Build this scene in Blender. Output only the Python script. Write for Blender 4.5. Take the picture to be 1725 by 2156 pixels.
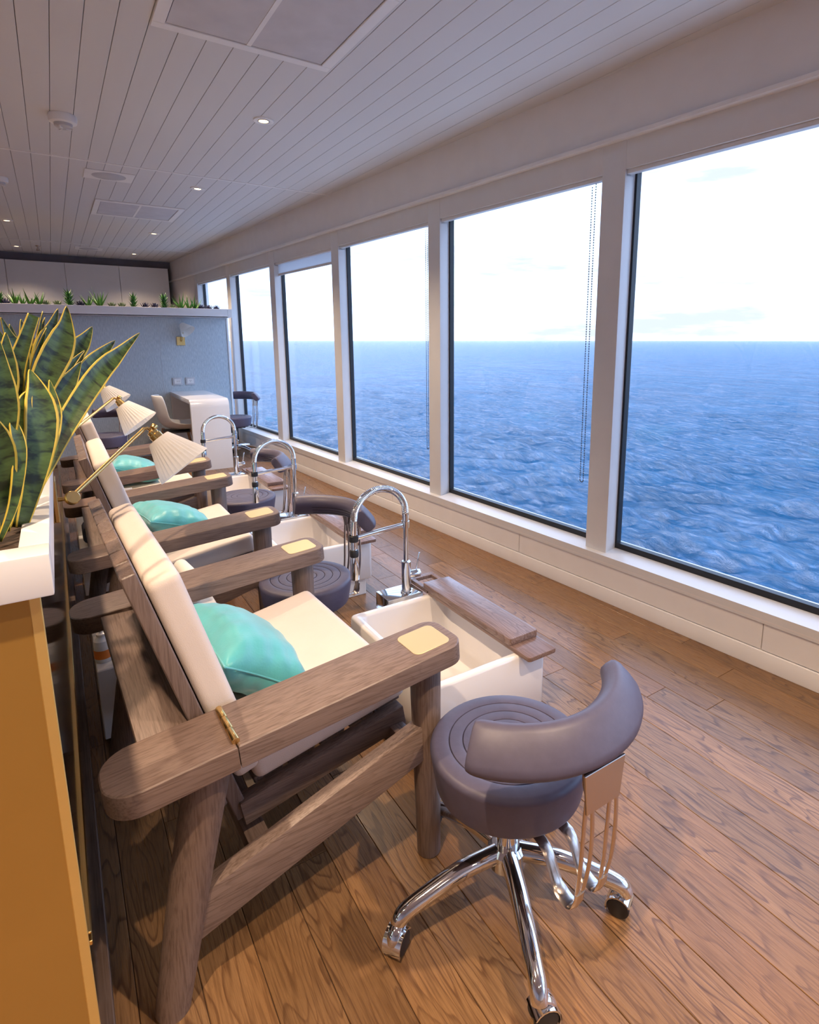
import bpy, bmesh, math, random
import numpy as np
from mathutils import Matrix, Vector
R = math.radians
random.seed(7)
for o in list(bpy.data.objects): bpy.data.objects.remove(o)
sc = bpy.context.scene
C = sc.collection

# ------------------------------------------------------------------ camera
CX, CY, FP, HOR = 948.0, 946.6, 1225.0, 714.0      # principal point, focal length, horizon row (1725x2156 frame)
CAMH = 1.35
A = R(3.94)                                         # hull / window wall angle against the room axis
pitch = math.atan((CY-HOR)/FP)
_z = np.array([0, -math.cos(pitch), -math.sin(pitch)])
_y = np.array([-23-CX, HOR-CY, FP]); _y = _y/np.linalg.norm(_y); _y = _y-_z*(_y@_z); _y /= np.linalg.norm(_y)
_x = np.cross(_y, _z)
_R = np.array([[math.cos(A), -math.sin(A), 0], [math.sin(A), math.cos(A), 0], [0, 0, 1]]) @ np.array([_x, _y, _z])
def ray(px, py): return _R @ np.array([(px-CX)/FP, (py-CY)/FP, 1.0])
def at_y(px, py, Y):
    d = ray(px, py); t = Y/d[1]
    return Vector((d[0]*t, Y, CAMH+d[2]*t))
cd = bpy.data.cameras.new('camera'); cam = bpy.data.objects.new('camera', cd); C.objects.link(cam)
cd.sensor_fit = 'HORIZONTAL'; cd.sensor_width = 36; cd.lens = FP/1725*36
cd.shift_x = (862.5-CX)/1725; cd.shift_y = (CY-1078)/1725
cd.clip_start = .02; cd.clip_end = 20000
r_, u_, b_ = _R@np.array([1, 0, 0]), _R@np.array([0, -1, 0]), _R@np.array([0, 0, -1])
cam.matrix_world = Matrix(((r_[0], u_[0], b_[0], 0), (r_[1], u_[1], b_[1], 0), (r_[2], u_[2], b_[2], CAMH), (0, 0, 0, 1)))
sc.camera = cam

# ------------------------------------------------------------------ world, exposure
sc.view_settings.view_transform = 'Standard'; sc.view_settings.look = 'None'
sc.view_settings.exposure = 0.58; sc.view_settings.gamma = 1.0; sc.view_settings.use_curve_mapping = False
w = bpy.data.worlds.new('sky'); sc.world = w; w.use_nodes = True
nt = w.node_tree; nt.nodes.clear()
def wn(t): return nt.nodes.new(t)
tc = wn('ShaderNodeTexCoord'); mp = wn('ShaderNodeMapping'); mp.inputs['Scale'].default_value = (1.6, 1.6, 9.0)
n1 = wn('ShaderNodeTexNoise'); n1.inputs['Scale'].default_value = 2.2; n1.inputs['Detail'].default_value = 6; n1.inputs['Roughness'].default_value = .55
rp = wn('ShaderNodeValToRGB'); rp.color_ramp.elements[0].position = .38; rp.color_ramp.elements[1].position = .64
rp.color_ramp.elements[0].color = (.262, .288, .352, 1); rp.color_ramp.elements[1].color = (.66, .95, 1.52, 1)
bg = wn('ShaderNodeBackground'); bg.inputs['Strength'].default_value = 2.45; wo = wn('ShaderNodeOutputWorld')
nt.links.new(tc.outputs['Generated'], mp.inputs['Vector']); nt.links.new(mp.outputs[0], n1.inputs['Vector'])
nt.links.new(n1.outputs['Fac'], rp.inputs['Fac']); nt.links.new(rp.outputs[0], bg.inputs['Color']); nt.links.new(bg.outputs[0], wo.inputs[0])

SPOT_W = 86.0            # ceiling downlights
SPOT_COL = (1.0, .74, .50)

# ------------------------------------------------------------------ materials
class NB:
    def __init__(s, name):
        s.m = bpy.data.materials.new(name); s.m.use_nodes = True; s.t = s.m.node_tree
        s.p = s.t.nodes['Principled BSDF']
    def n(s, t, **k):
        x = s.t.nodes.new(t)
        for a, b in k.items():
            if a in x.inputs: x.inputs[a].default_value = b
            else: setattr(x, a, b)
        return x
    def l(s, a, b): s.t.links.new(a, b)
    def set(s, **k):
        for a, b in k.items(): s.p.inputs[a.replace('_', ' ')].default_value = b
        return s
    def coords(s, scale=(1, 1, 1), rnd=False):
        tcn = s.n('ShaderNodeTexCoord'); mpn = s.n('ShaderNodeMapping'); mpn.inputs['Scale'].default_value = scale
        s.l(tcn.outputs['Object'], mpn.inputs['Vector'])
        if rnd:
            oi = s.n('ShaderNodeObjectInfo'); ml = s.n('ShaderNodeMath', operation='MULTIPLY'); ml.inputs[1].default_value = 37.0
            s.l(oi.outputs['Random'], ml.inputs[0]); cb = s.n('ShaderNodeCombineXYZ')
            for i in range(3): s.l(ml.outputs[0], cb.inputs[i])
            s.l(cb.outputs[0], mpn.inputs['Location']); s.rnd = oi.outputs['Random']
        return mpn.outputs[0]
    def ramp(s, fac, stops):
        r = s.n('ShaderNodeValToRGB'); e = r.color_ramp.elements
        while len(e) < len(stops): e.new(.5)
        for i, (p, c) in enumerate(stops): e[i].position = p; e[i].color = (*c, 1)
        s.l(fac, r.inputs['Fac']); return r.outputs[0]
    def bump(s, h, strength=.2, dist=.01):
        b = s.n('ShaderNodeBump', Strength=strength, Distance=dist); s.l(h, b.inputs['Height']); s.l(b.outputs[0], s.p.inputs['Normal'])
    def mix(s, a, b, fac, mode='MIX'):
        m = s.n('ShaderNodeMixRGB', blend_type=mode)
        for v, i in ((fac, 0), (a, 1), (b, 2)):
            if hasattr(v, 'is_output'): s.l(v, m.inputs[i])
            else: m.inputs[i].default_value = v if i == 0 else (*v, 1)
        return m.outputs[0]
def plain(name, col, rough=.5, metal=0, noise=.06, ns=8, bump=0, **k):
    b = NB(name); b.set(Roughness=rough, Metallic=metal, **k)
    n = b.n('ShaderNodeTexNoise', Scale=ns, Detail=4.0); b.l(b.coords(), n.inputs['Vector'])
    c = b.ramp(n.outputs['Fac'], [(.3, [x*(1-noise) for x in col]), (.7, [min(1, x*(1+noise)) for x in col])])
    b.l(c, b.p.inputs['Base Color'])
    if bump: b.bump(n.outputs['Fac'], bump, .004)
    return b.m
def wood(name, lo, mid, hi, dark, rough, axis, rings=1.0, rnd=True, var=.25, fine=170, amt=1.0):
    b = NB(name); b.set(Roughness=rough)
    st = [1, 1, 1]; st[axis] = .16
    v = b.coords(tuple(st), rnd)
    n = b.n('ShaderNodeTexNoise', Scale=5.0*rings, Detail=2.0, Roughness=.45); b.l(v, n.inputs['Vector'])
    ml = b.n('ShaderNodeMath', operation='MULTIPLY'); ml.inputs[1].default_value = 17.0; b.l(n.outputs['Fac'], ml.inputs[0])
    fr = b.n('ShaderNodeMath', operation='FRACT'); b.l(ml.outputs[0], fr.inputs[0])
    st2 = [1, 1, 1]; st2[axis] = .035
    v2 = b.coords(tuple(st2), rnd)
    n2 = b.n('ShaderNodeTexNoise', Scale=float(fine), Detail=3.0, Roughness=.6); b.l(v2, n2.inputs['Vector'])
    n3 = b.n('ShaderNodeTexNoise', Scale=2.3, Detail=2.0); b.l(v, n3.inputs['Vector'])
    base = b.ramp(n3.outputs['Fac'], [(.3, lo), (.5, mid), (.72, hi)])
    ring = b.ramp(fr.outputs[0], [(.0, (1, 1, 1)), (.62, (.86, .86, .86)), (.80, dark), (.86, dark), (.93, (.95, .95, .95)), (1, (1, 1, 1))])
    pat = b.ramp(n3.outputs['Fac'], [(.38, (0, 0, 0)), (.60, (amt, amt, amt))])
    c = b.mix(base, ring, pat, 'MULTIPLY')
    grain = b.ramp(n2.outputs['Fac'], [(.36, (.55, .5, .47)), (.55, (1, 1, 1)), (.75, (1.0, 1.0, 1.0))])
    c = b.mix(c, grain, .75, 'MULTIPLY')
    if rnd:
        rv = b.ramp(b.rnd, [(0, [1-var]*3), (.5, (1, 1, 1)), (1, [min(1.0, 1+var)*x for x in (1.0, .93, .86)])])
        c = b.mix(c, rv, 1.0, 'MULTIPLY')
    b.l(c, b.p.inputs['Base Color']); b.bump(n2.outputs['Fac'], .10, .003)
    rr = b.ramp(n2.outputs['Fac'], [(.3, [min(1, rough+.12)]*3), (.7, [rough]*3)]); b.l(rr, b.p.inputs['Roughness'])
    return b.m
M = {}
M['oak'] = wood('oak_plank', (.205, .098, .036), (.285, .148, .060), (.37, .215, .105), (.34, .27, .27), .25, 1, 2.0, True, .30, 260, .75)
M['oakdark'] = plain('oak_joint', (.055, .025, .012), .7)
for ax, nm in ((0, 'x'), (1, 'y'), (2, 'z')):
    M['chair_'+nm] = wood('greyed_ash_'+nm, (.162, .110, .091), (.205, .145, .122), (.258, .188, .160), (.70, .65, .62), .36, ax, 3.0, True, .08, 260, .5)
M['board'] = wood('footrest_ash', (.20, .125, .10), (.25, .16, .13), (.31, .21, .175), (.62, .56, .52), .16, 1, 2.2, True, .10, 210, .8)
M['legwood'] = wood('beech_leg', (.42, .25, .14), (.50, .31, .18), (.56, .36, .22), (.7, .6, .5), .45, 2, 2.5, False)
def perf():
    b = NB('perforated_ceiling_metal'); b.set(Roughness=.55)
    v = b.coords((1, 1, 1))
    vo = b.n('ShaderNodeTexVoronoi', Scale=190.0); vo.inputs['Randomness'].default_value = 0.0; b.l(v, vo.inputs['Vector'])
    c = b.ramp(vo.outputs['Distance'], [(.20, (.34, .34, .35)), (.30, (.70, .695, .70))]); b.l(c, b.p.inputs['Base Color'])
    return b.m
M['ceil'] = perf()
M['hatch'] = plain('hatch_panel_paint', (.60, .59, .62), .6)
M['ceilgap'] = plain('ceiling_joint', (.20, .16, .15), .8)
M['ceilplain'] = plain('ceiling_paint', (.78, .775, .775), .6)
M['white'] = plain('white_paint', (.85, .84, .835), .38, noise=.02)
M['soffit'] = plain('soffit_paint', (.80, .775, .765), .55, noise=.02)
M['frame'] = plain('window_frame_enamel', (.74, .74, .745), .30, noise=.02)
M['lam'] = plain('white_laminate', (.80, .785, .78), .25, noise=.015)
M['desk'] = plain('desk_solid_surface', (.80, .79, .785), .22, noise=.015)
M['gasket'] = plain('black_gasket', (.008, .009, .012), .45)
M['ceramic'] = plain('white_fireclay', (.82, .79, .775), .12, noise=.01, Coat_Weight=.4)
M['chrome'] = plain('chrome', (.78, .80, .83), .07, 1.0, noise=.01)
M['steel'] = plain('brushed_steel', (.62, .55, .50), .24, 1.0, noise=.03)
M['brass'] = plain('satin_brass', (.72, .50, .20), .26, 1.0, noise=.05)
M['inlay'] = plain('brass_inlay', (.80, .66, .38), .42, .55, noise=.02)
M['goldend'] = plain('gold_lacquer_panel', (.46, .26, .06), .38, .5, noise=.05, ns=3)
M['mirror'] = plain('bronze_mirror', (.50, .40, .26), .07, 1.0, noise=.02)
M['edge'] = plain('brass_edge', (.85, .62, .22), .35, .7, noise=.02)
M['vinyl'] = plain('mauve_grey_vinyl', (.088, .078, .125), .46, noise=.06, ns=60, bump=.05)
M['vgroove'] = plain('stitch_groove', (.028, .022, .036), .6)
M['rubber'] = plain('black_rubber', (.02, .019, .02), .5)
M['black'] = plain('black_plastic', (.018, .018, .022), .4)
M['teal'] = plain('teal_plastic', (.02, .42, .42), .35)
M['navy'] = plain('navy_cloth', (.012, .016, .045), .85, bump=.3, ns=40)
def fabric(name, col, scale, rough=.85, var=.08, **k):
    b = NB(name); b.set(Roughness=rough, **k)
    v = b.coords(); n = b.n('ShaderNodeTexNoise', Scale=float(scale), Detail=3.0); b.l(v, n.inputs['Vector'])
    n2 = b.n('ShaderNodeTexNoise', Scale=9.0, Detail=3.0); b.l(v, n2.inputs['Vector'])
    c = b.ramp(n2.outputs['Fac'], [(.3, [x*(1-var) for x in col]), (.7, [min(1, x*(1+var)) for x in col])])
    b.l(c, b.p.inputs['Base Color']); b.bump(n.outputs['Fac'], .25, .002); return b.m
M['cush'] = fabric('cream_upholstery', (.72, .625, .56), 500, .62, .03)
M['turq'] = fabric('turquoise_satin', (.085, .42, .44), 160, .40, .12, Sheen_Weight=.3)
M['towel'] = fabric('white_terry', (.82, .78, .74), 300, .95, .03)
M['paper'] = None
def wallpaper():
    b = NB('woven_wallcovering'); b.set(Roughness=.75)
    v = b.coords((1, 1, .18)); n = b.n('ShaderNodeTexNoise', Scale=120.0, Detail=3.0); b.l(v, n.inputs['Vector'])
    c = b.ramp(n.outputs['Fac'], [(.35, (.42, .50, .56)), (.65, (.55, .62, .67))]); b.l(c, b.p.inputs['Base Color'])
    b.bump(n.outputs['Fac'], .35, .006); return b.m
M['paper'] = wallpaper()
def shade():
    b = NB('pleated_shade'); b.set(Roughness=.7, Base_Color=(.84, .81, .77, 1))
    v = b.coords(); n = b.n('ShaderNodeTexNoise', Scale=60.0); b.l(v, n.inputs['Vector'])
    c = b.ramp(n.outputs['Fac'], [(.3, (.82, .79, .75)), (.7, (.86, .83, .79))]); b.l(c, b.p.inputs['Base Color'])
    tr = b.n('ShaderNodeBsdfTranslucent'); tr.inputs[0].default_value = (.85, .80, .72, 1)
    mx = b.n('ShaderNodeMixShader', Fac=.4); out = b.t.nodes['Material Output']
    b.l(b.p.outputs[0], mx.inputs[1]); b.l(tr.outputs[0], mx.inputs[2]); b.l(mx.outputs[0], out.inputs[0]); return b.m
M['shade'] = shade()
def glass():
    b = NB('window_glass'); out = b.t.nodes['Material Output']
    tr = b.n('ShaderNodeBsdfTransparent'); tr.inputs[0].default_value = (.965, .98, .99, 1)
    gl = b.n('ShaderNodeBsdfGlossy', Roughness=.0); gl.inputs[0].default_value = (.9, .95, 1, 1)
    lw = b.n('ShaderNodeLayerWeight'); lw.inputs[0].default_value = .5; pw = b.n('ShaderNodeMath', operation='POWER'); pw.inputs[1].default_value = 4.5
    b.l(lw.outputs['Facing'], pw.inputs[0]); ma = b.n('ShaderNodeMath', operation='MULTIPLY_ADD'); ma.inputs[1].default_value = .55; ma.inputs[2].default_value = .02
    b.l(pw.outputs[0], ma.inputs[0]); mx = b.n('ShaderNodeMixShader')
    b.l(ma.outputs[0], mx.inputs[0]); b.l(tr.outputs[0], mx.inputs[1]); b.l(gl.outputs[0], mx.inputs[2]); b.l(mx.outputs[0], out.inputs[0])
    return b.m
M['glass'] = glass()
def blindfab():
    b = NB('blind_fabric'); out = b.t.nodes['Material Output']; b.set(Base_Color=(.8, .8, .8, 1), Roughness=.9)
    tr = b.n('ShaderNodeBsdfTranslucent'); tr.inputs[0].default_value = (.85, .87, .9, 1)
    mx = b.n('ShaderNodeMixShader', Fac=.6); b.l(b.p.outputs[0], mx.inputs[1]); b.l(tr.outputs[0], mx.inputs[2]); b.l(mx.outputs[0], out.inputs[0])
    return b.m
M['blind'] = blindfab()
def emis(name, col, s):
    b = NB(name); b.set(Emission_Color=(*col, 1), Emission_Strength=s, Base_Color=(*col, 1)); return b.m
M['lampglow'] = emis('downlight_lens', (1, .80, .50), 4.0)
def leafmat(dark, mid):
    b = NB('snake_plant_blade'); b.set(Roughness=.38)
    v = b.coords((1, 1, 1)); nz = b.n('ShaderNodeTexNoise', Scale=26.0, Detail=3.0, Roughness=.6)
    at = b.n('ShaderNodeAttribute', attribute_name='leafuv'); mpn = b.n('ShaderNodeMapping'); mpn.inputs['Scale'].default_value = (1.4, 26.0, 1)
    b.l(at.outputs['Vector'], mpn.inputs['Vector'])
    n = b.n('ShaderNodeTexNoise', Scale=1.0, Detail=3.0, Roughness=.6, Distortion=.6); b.l(mpn.outputs[0], n.inputs['Vector'])
    c = b.ramp(n.outputs['Fac'], [(.38, dark), (.52, mid), (.68, [x*1.5 for x in mid])]); b.l(c, b.p.inputs['Base Color']); return b.m
M['leaf'] = leafmat((.014, .024, .007), (.052, .092, .022))
M['leafedge'] = plain('snake_plant_margin', (.62, .47, .06), .4, noise=.12, ns=20)
M['aloe'] = plain('aloe_green', (.085, .27, .03), .45, noise=.3, ns=12)
M['bushy'] = plain('jade_green', (.05, .20, .03), .45, noise=.35, ns=16)
M['purple'] = plain('purple_rosette', (.05, .05, .11), .5, noise=.3, ns=20)
M['sage'] = plain('sage_rosette', (.14, .20, .10), .55, noise=.3, ns=20)
M['soil'] = plain('soil', (.05, .03, .02), .9, noise=.4, ns=60, bump=.6)
M['bottle'] = plain('white_bottle', (.82, .80, .78), .3, noise=.01)
M['clearb'] = plain('frosted_bottle', (.80, .76, .72), .2, noise=.02)
M['orange'] = plain('orange_print', (.85, .24, .04), .5)
M['greyp'] = plain('socket_grey', (.52, .52, .55), .35)
M['pink'] = plain('pale_pink_tray', (.78, .62, .64), .4, noise=.02)
M['tub'] = plain('white_shell', (.74, .73, .72), .35, noise=.02)
M['print'] = plain('label_print', (.03, .06, .20), .5)
def sea():
    b = NB('sea_water'); b.set(Roughness=.9, Specular_IOR_Level=0.0)
    tcn = b.n('ShaderNodeTexCoord'); mpn = b.n('ShaderNodeMapping'); mpn.inputs['Rotation'].default_value = (0, 0, R(-28)); mpn.inputs['Scale'].default_value = (1.5, .62, 1)
    b.l(tcn.outputs['Object'], mpn.inputs['Vector']); v = mpn.outputs[0]
    n = b.n('ShaderNodeTexNoise', Scale=.75, Detail=7.0, Roughness=.68, Distortion=.6); b.l(v, n.inputs['Vector'])
    n2 = b.n('ShaderNodeTexNoise', Scale=.05, Detail=3.0); b.l(v, n2.inputs['Vector'])
    c = b.ramp(n2.outputs['Fac'], [(.35, (.005, .140, .30)), (.65, (.020, .20, .40))])
    n3 = b.n('ShaderNodeTexNoise', Scale=.22, Detail=7.0, Roughness=.7, Distortion=1.2); b.l(v, n3.inputs['Vector'])
    st = b.ramp(n3.outputs['Fac'], [(.50, (0, 0, 0)), (.72, (.75, .75, .75))])
    c = b.mix(c, (.27, .42, .64), st); b.l(c, b.p.inputs['Base Color'])
    b.bump(n.outputs['Fac'], 1.0, 2.2)
    gl = b.n('ShaderNodeBsdfGlossy', Roughness=.25); gl.inputs[0].default_value = (.92, .80, .72, 1)
    bp = [x for x in b.t.nodes if x.type == 'BUMP'][0]; b.l(bp.outputs[0], gl.inputs['Normal'])
    lw = b.n('ShaderNodeLayerWeight'); lw.inputs[0].default_value = .5; b.l(bp.outputs[0], lw.inputs['Normal'])
    pw = b.n('ShaderNodeMath', operation='POWER'); pw.inputs[1].default_value = 4.0; b.l(lw.outputs['Facing'], pw.inputs[0])
    ma = b.n('ShaderNodeMath', operation='MULTIPLY_ADD'); ma.inputs[1].default_value = .92; ma.inputs[2].default_value = .03; b.l(pw.outputs[0], ma.inputs[0])
    mx = b.n('ShaderNodeMixShader'); b.l(ma.outputs[0], mx.inputs[0]); b.l(b.p.outputs[0], mx.inputs[1]); b.l(gl.outputs[0], mx.inputs[2])
    b.l(mx.outputs[0], b.t.nodes['Material Output'].inputs[0]); return b.m
M['sea'] = sea()

# ------------------------------------------------------------------ mesh helpers
def mesh_of(bm, name, smooth=None):
    me = bpy.data.meshes.new(name); bm.normal_update(); bm.to_mesh(me); bm.free()
    if smooth is not None:
        me.polygons.foreach_set('use_smooth', [True]*len(me.polygons))
        if smooth < 180: me.set_sharp_from_angle(angle=R(smooth))
    return me
def obj(name, bm, mat, parent=None, loc=(0, 0, 0), rot=(0, 0, 0), smooth=35, kind=None):
    me = bm if isinstance(bm, bpy.types.Mesh) else mesh_of(bm, name, smooth)
    o = bpy.data.objects.new(name, me); C.objects.link(o)
    for m in (mat if isinstance(mat, (list, tuple)) else [mat]):
        if m is not None and m.name not in [x.name for x in me.materials]: me.materials.append(m)
    o.location = loc; o.rotation_euler = rot
    if parent: o.parent = parent
    if kind: o['kind'] = kind
    return o
def tag(o, label, cat, group=None):
    o['label'] = label; o['category'] = cat
    if group: o['group'] = group
    return o
def thing(name, label, cat, loc=(0, 0, 0), rz=0, group=None):
    o = bpy.data.objects.new(name, None); C.objects.link(o); o.empty_display_size = .1
    o.location = loc; o.rotation_euler = (0, 0, rz); return tag(o, label, cat, group)
def copy_tree(o, parent=None, label=None, loc=None, rz=None):
    c = o.copy(); C.objects.link(c); c.parent = parent
    if label: c['label'] = label
    if loc is not None: c.location = loc
    if rz is not None: c.rotation_euler = (0, 0, rz)
    for ch in list(o.children): copy_tree(ch, c)
    return c
def NBM(): return bmesh.new()
def join(bm, other, mat=None):
    me = bpy.data.meshes.new('t'); other.to_mesh(me); other.free()
    if mat is not None: me.transform(mat)
    bm.from_mesh(me); bpy.data.meshes.remove(me); return bm
def box(x0, x1, y0, y1, z0, z1, bev=0, seg=2, bm=None, mat=None):
    b = bmesh.new(); bmesh.ops.create_cube(b, size=1)
    for v in b.verts: v.co = Vector(((x0+x1)/2+v.co.x*(x1-x0), (y0+y1)/2+v.co.y*(y1-y0), (z0+z1)/2+v.co.z*(z1-z0)))
    if bev: bmesh.ops.bevel(b, geom=b.edges[:], offset=bev, segments=seg, profile=.6, affect='EDGES', clamp_overlap=True)
    if mat is not None: bmesh.ops.transform(b, matrix=mat, verts=b.verts[:])
    if bm is None: return b
    return join(bm, b)
def lathe(prof, n=32, bm=None, mat=None, cap=True):
    b = bmesh.new(); rings = []
    for (r, z) in prof:
        rings.append([b.verts.new((r*math.cos(2*math.pi*i/n), r*math.sin(2*math.pi*i/n), z)) for i in range(n)] if r > 1e-6 else [b.verts.new((0, 0, z))])
    for a, c in zip(rings, rings[1:]):
        for i in range(n):
            j = (i+1) % n
            if len(a) == 1 and len(c) == 1: continue
            if len(a) == 1: b.faces.new((a[0], c[j], c[i]))
            elif len(c) == 1: b.faces.new((a[i], a[j], c[0]))
            else: b.faces.new((a[i], a[j], c[j], c[i]))
    if cap:
        if len(rings[0]) > 1: b.faces.new(rings[0][::-1])
        if len(rings[-1]) > 1: b.faces.new(rings[-1])
    bmesh.ops.recalc_face_normals(b, faces=b.faces[:])
    if mat is not None: bmesh.ops.transform(b, matrix=mat, verts=b.verts[:])
    if bm is None: return b
    return join(bm, b)
def axis_mat(p, q):
    p, q = Vector(p), Vector(q); return Matrix.Translation(p) @ (q-p).to_track_quat('Z', 'Y').to_matrix().to_4x4()
def cyl(p, q, r, r2=None, n=20, bm=None, bev=0):
    L = (Vector(q)-Vector(p)).length; r2 = r if r2 is None else r2
    if bev: prof = [(r-bev, 0), (r-bev*.3, bev*.3), (r, bev), (r2, L-bev), (r2-bev*.3, L-bev*.3), (r2-bev, L)]
    else: prof = [(r, 0), (r2, L)]
    return lathe(prof, n, bm, axis_mat(p, q))
def smoothpath(pts, k=6):
    P = [Vector(p) for p in pts]; out = []
    for i in range(len(P)-1):
        a, b, c, d = P[max(i-1, 0)], P[i], P[i+1], P[min(i+2, len(P)-1)]
        for j in range(k):
            t = j/k
            out.append(.5*((2*b)+(c-a)*t+(2*a-5*b+4*c-d)*t*t+(3*b-a-3*c+d)*t**3))
    out.append(P[-1]); return out
def tube(pts, r, n=10, bm=None, flat=None, up=(0, 0, 1)):
    """r: radius or list; flat=(w,h) gives an elliptical section with its width across 'up'"""
    P = [Vector(p) for p in pts]; b = bmesh.new(); rings = []
    prev = None
    for i, p in enumerate(P):
        t = (P[min(i+1, len(P)-1)]-P[max(i-1, 0)]).normalized()
        ref = Vector(up) if prev is None else prev
        s = t.cross(ref)
        if s.length < 1e-4: s = t.cross(Vector((1, 0, 0)))
        s.normalize(); nrm = s.cross(t).normalized(); prev = nrm
        rr = r[i] if isinstance(r, (list, tuple)) else r
        a, c = (rr, rr) if flat is None else (flat[0]*rr, flat[1]*rr)
        rings.append([b.verts.new(p+s*(a*math.cos(2*math.pi*k/n))+nrm*(c*math.sin(2*math.pi*k/n))) for k in range(n)])
    for x, y in zip(rings, rings[1:]):
        for k in range(n): b.faces.new((x[k], x[(k+1) % n], y[(k+1) % n], y[k]))
    b.faces.new(rings[0][::-1]); b.faces.new(rings[-1]); bmesh.ops.recalc_face_normals(b, faces=b.faces[:])
    if bm is None: return b
    return join(bm, b)
def prism(outline, z0, z1, bev=0, seg=2, mat=None, bm=None):
    b = bmesh.new(); lo = [b.verts.new((x, y, z0)) for x, y in outline]; hi = [b.verts.new((x, y, z1)) for x, y in outline]
    n = len(outline); b.faces.new(lo[::-1]); b.faces.new(hi)
    for i in range(n): b.faces.new((lo[i], lo[(i+1) % n], hi[(i+1) % n], hi[i]))
    bmesh.ops.recalc_face_normals(b, faces=b.faces[:])
    if bev:
        es = [e for e in b.edges if abs(e.verts[0].co.z-e.verts[1].co.z) < 1e-6]
        bmesh.ops.bevel(b, geom=es, offset=bev, segments=seg, profile=.6, affect='EDGES')
    if mat is not None: bmesh.ops.transform(b, matrix=mat, verts=b.verts[:])
    if bm is None: return b
    return join(bm, b)
def rrect(x0, x1, y0, y1, r, k=6):
    """rounded rectangle, r = radii (x0y0, x1y0, x1y1, x0y1)"""
    if not isinstance(r, (list, tuple)): r = [r]*4
    out = []
    for (cx, cy, rr, a0) in ((x0+r[0], y0+r[0], r[0], 180), (x1-r[1], y0+r[1], r[1], 270), (x1-r[2], y1-r[2], r[2], 0), (x0+r[3], y1-r[3], r[3], 90)):
        if rr < 1e-5: out.append((cx, cy)); continue
        for i in range(k+1):
            a = R(a0+90*i/k); out.append((cx+rr*math.cos(a), cy+rr*math.sin(a)))
    return out
def clip(poly, a, b, c):
    """keep a*x+b*y <= c"""
    out = []
    for i in range(len(poly)):
        p, q = poly[i], poly[(i+1) % len(poly)]
        dp, dq = a*p[0]+b*p[1]-c, a*q[0]+b*q[1]-c
        if dp <= 0: out.append(p)
        if dp*dq < 0:
            t = dp/(dp-dq); out.append((p[0]+(q[0]-p[0])*t, p[1]+(q[1]-p[1])*t))
    return out
CA, SA = math.cos(A), math.sin(A)      # hull x = X*CA + Y*SA
def struct(name, bm, mat, parent=None, smooth=35, rz=0):
    return obj(name, bm, mat, parent, rot=(0, 0, rz), smooth=smooth, kind='structure')

# ------------------------------------------------------------------ room shell
XL, YB, YF, ZC = -3.4, -3.6, 10.75, 2.54
fl = prism(clip([(XL, YB), (4, YB), (4, YF), (XL, YF)], CA, SA, 2.56), -.12, -.004)
floor = struct('floor', fl, M['oakdark'])
PW = .1165; k = 0
rng = random.Random(3)
forced = {1.287+PW*0: .76, 1.287+PW*2: 1.13}
for i in range(-13, 11):
    x0 = 1.287+PW*i
    y = -.9+rng.random()*1.2
    while y < 8.0:
        L = rng.choice((1.1, 1.35, 1.6, 1.85)); y1 = y+L
        poly = clip([(x0+.0007, y+.0007), (x0+PW-.0007, y+.0007), (x0+PW-.0007, y1-.0007), (x0+.0007, y1-.0007)], CA, SA, 2.47)
        if len(poly) >= 3 and y1 > .25:
            cx_ = sum(p[0] for p in poly)/len(poly); cy_ = sum(p[1] for p in poly)/len(poly)
            obj('plank', prism([(p[0]-cx_, p[1]-cy_) for p in poly], -.008, 0, .0011, 1), M['oak'], floor, (cx_, cy_, 0))
        y = y1
outer = prism(clip([(XL, YB), (-.23, YB), (-.23, YF), (XL, YF)], 1, 0, -.228), -.006, -.0005)
obj('floor_field', outer, M['oak'], floor)
outer = prism(clip([(-.228, YB), (4, YB), (4, -.7), (-.228, -.7)], CA, SA, 2.47), -.0075, -.002)
obj('floor_field', outer, M['oak'], floor)

ce = prism(clip([(XL, YB), (4, YB), (4, YF), (XL, YF)], CA, SA, 2.56), ZC+.012, ZC+.12)
ceiling = struct('ceiling', ce, M['ceilgap'])
CP = .1058
holes = [(.439, 1.157, 2.0, 2.715), (.439, 1.157, 6.13, 6.835)]
for (ya, yb) in ((.72, 4.878), (4.898, 9.06), (9.08, YF)):
    for i in range(-9, 24):
        x0 = .0135+CP*i
        poly = clip([(x0+.0011, ya), (x0+CP-.0011, ya), (x0+CP-.0011, yb), (x0+.0011, yb)], CA, SA, 2.41)
        if len(poly) >= 3:
            obj('ceiling_panel', prism(poly, ZC, ZC+.014, .0012, 1), M['ceil'], ceiling)
obj('ceiling_field', box(XL, .0135-CP*9, YB, YF, ZC, ZC+.014), M['ceilplain'], ceiling)
obj('ceiling_field', prism(clip([(.0135-CP*9+.002, YB), (4, YB), (4, .70), (.0135-CP*9+.002, .70)], CA, SA, 2.41), ZC, ZC+.014), M['ceilplain'], ceiling)
for i, yy in enumerate((.71, 4.888, 9.07)):
    struct('trim_%d' % (i+1), prism(clip([(-.94, yy-.011), (4, yy-.011), (4, yy+.011), (-.94, yy+.011)], CA, SA, 2.40), ZC-.004, ZC+.012), M['white'])
struct('wall_left', box(XL-.1, XL, YB, YF, 0, ZC+.1), M['white'])
struct('wall_back', prism(clip([(XL, YB-.1), (4, YB-.1), (4, YB), (XL, YB)], CA, SA, 2.5), 0, ZC+.1), M['white'])
struct('wall_far', prism(clip([(XL, YF), (4, YF), (4, YF+.1), (XL, YF+.1)], CA, SA, 2.5), 0, ZC+.1), M['white'])

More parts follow.
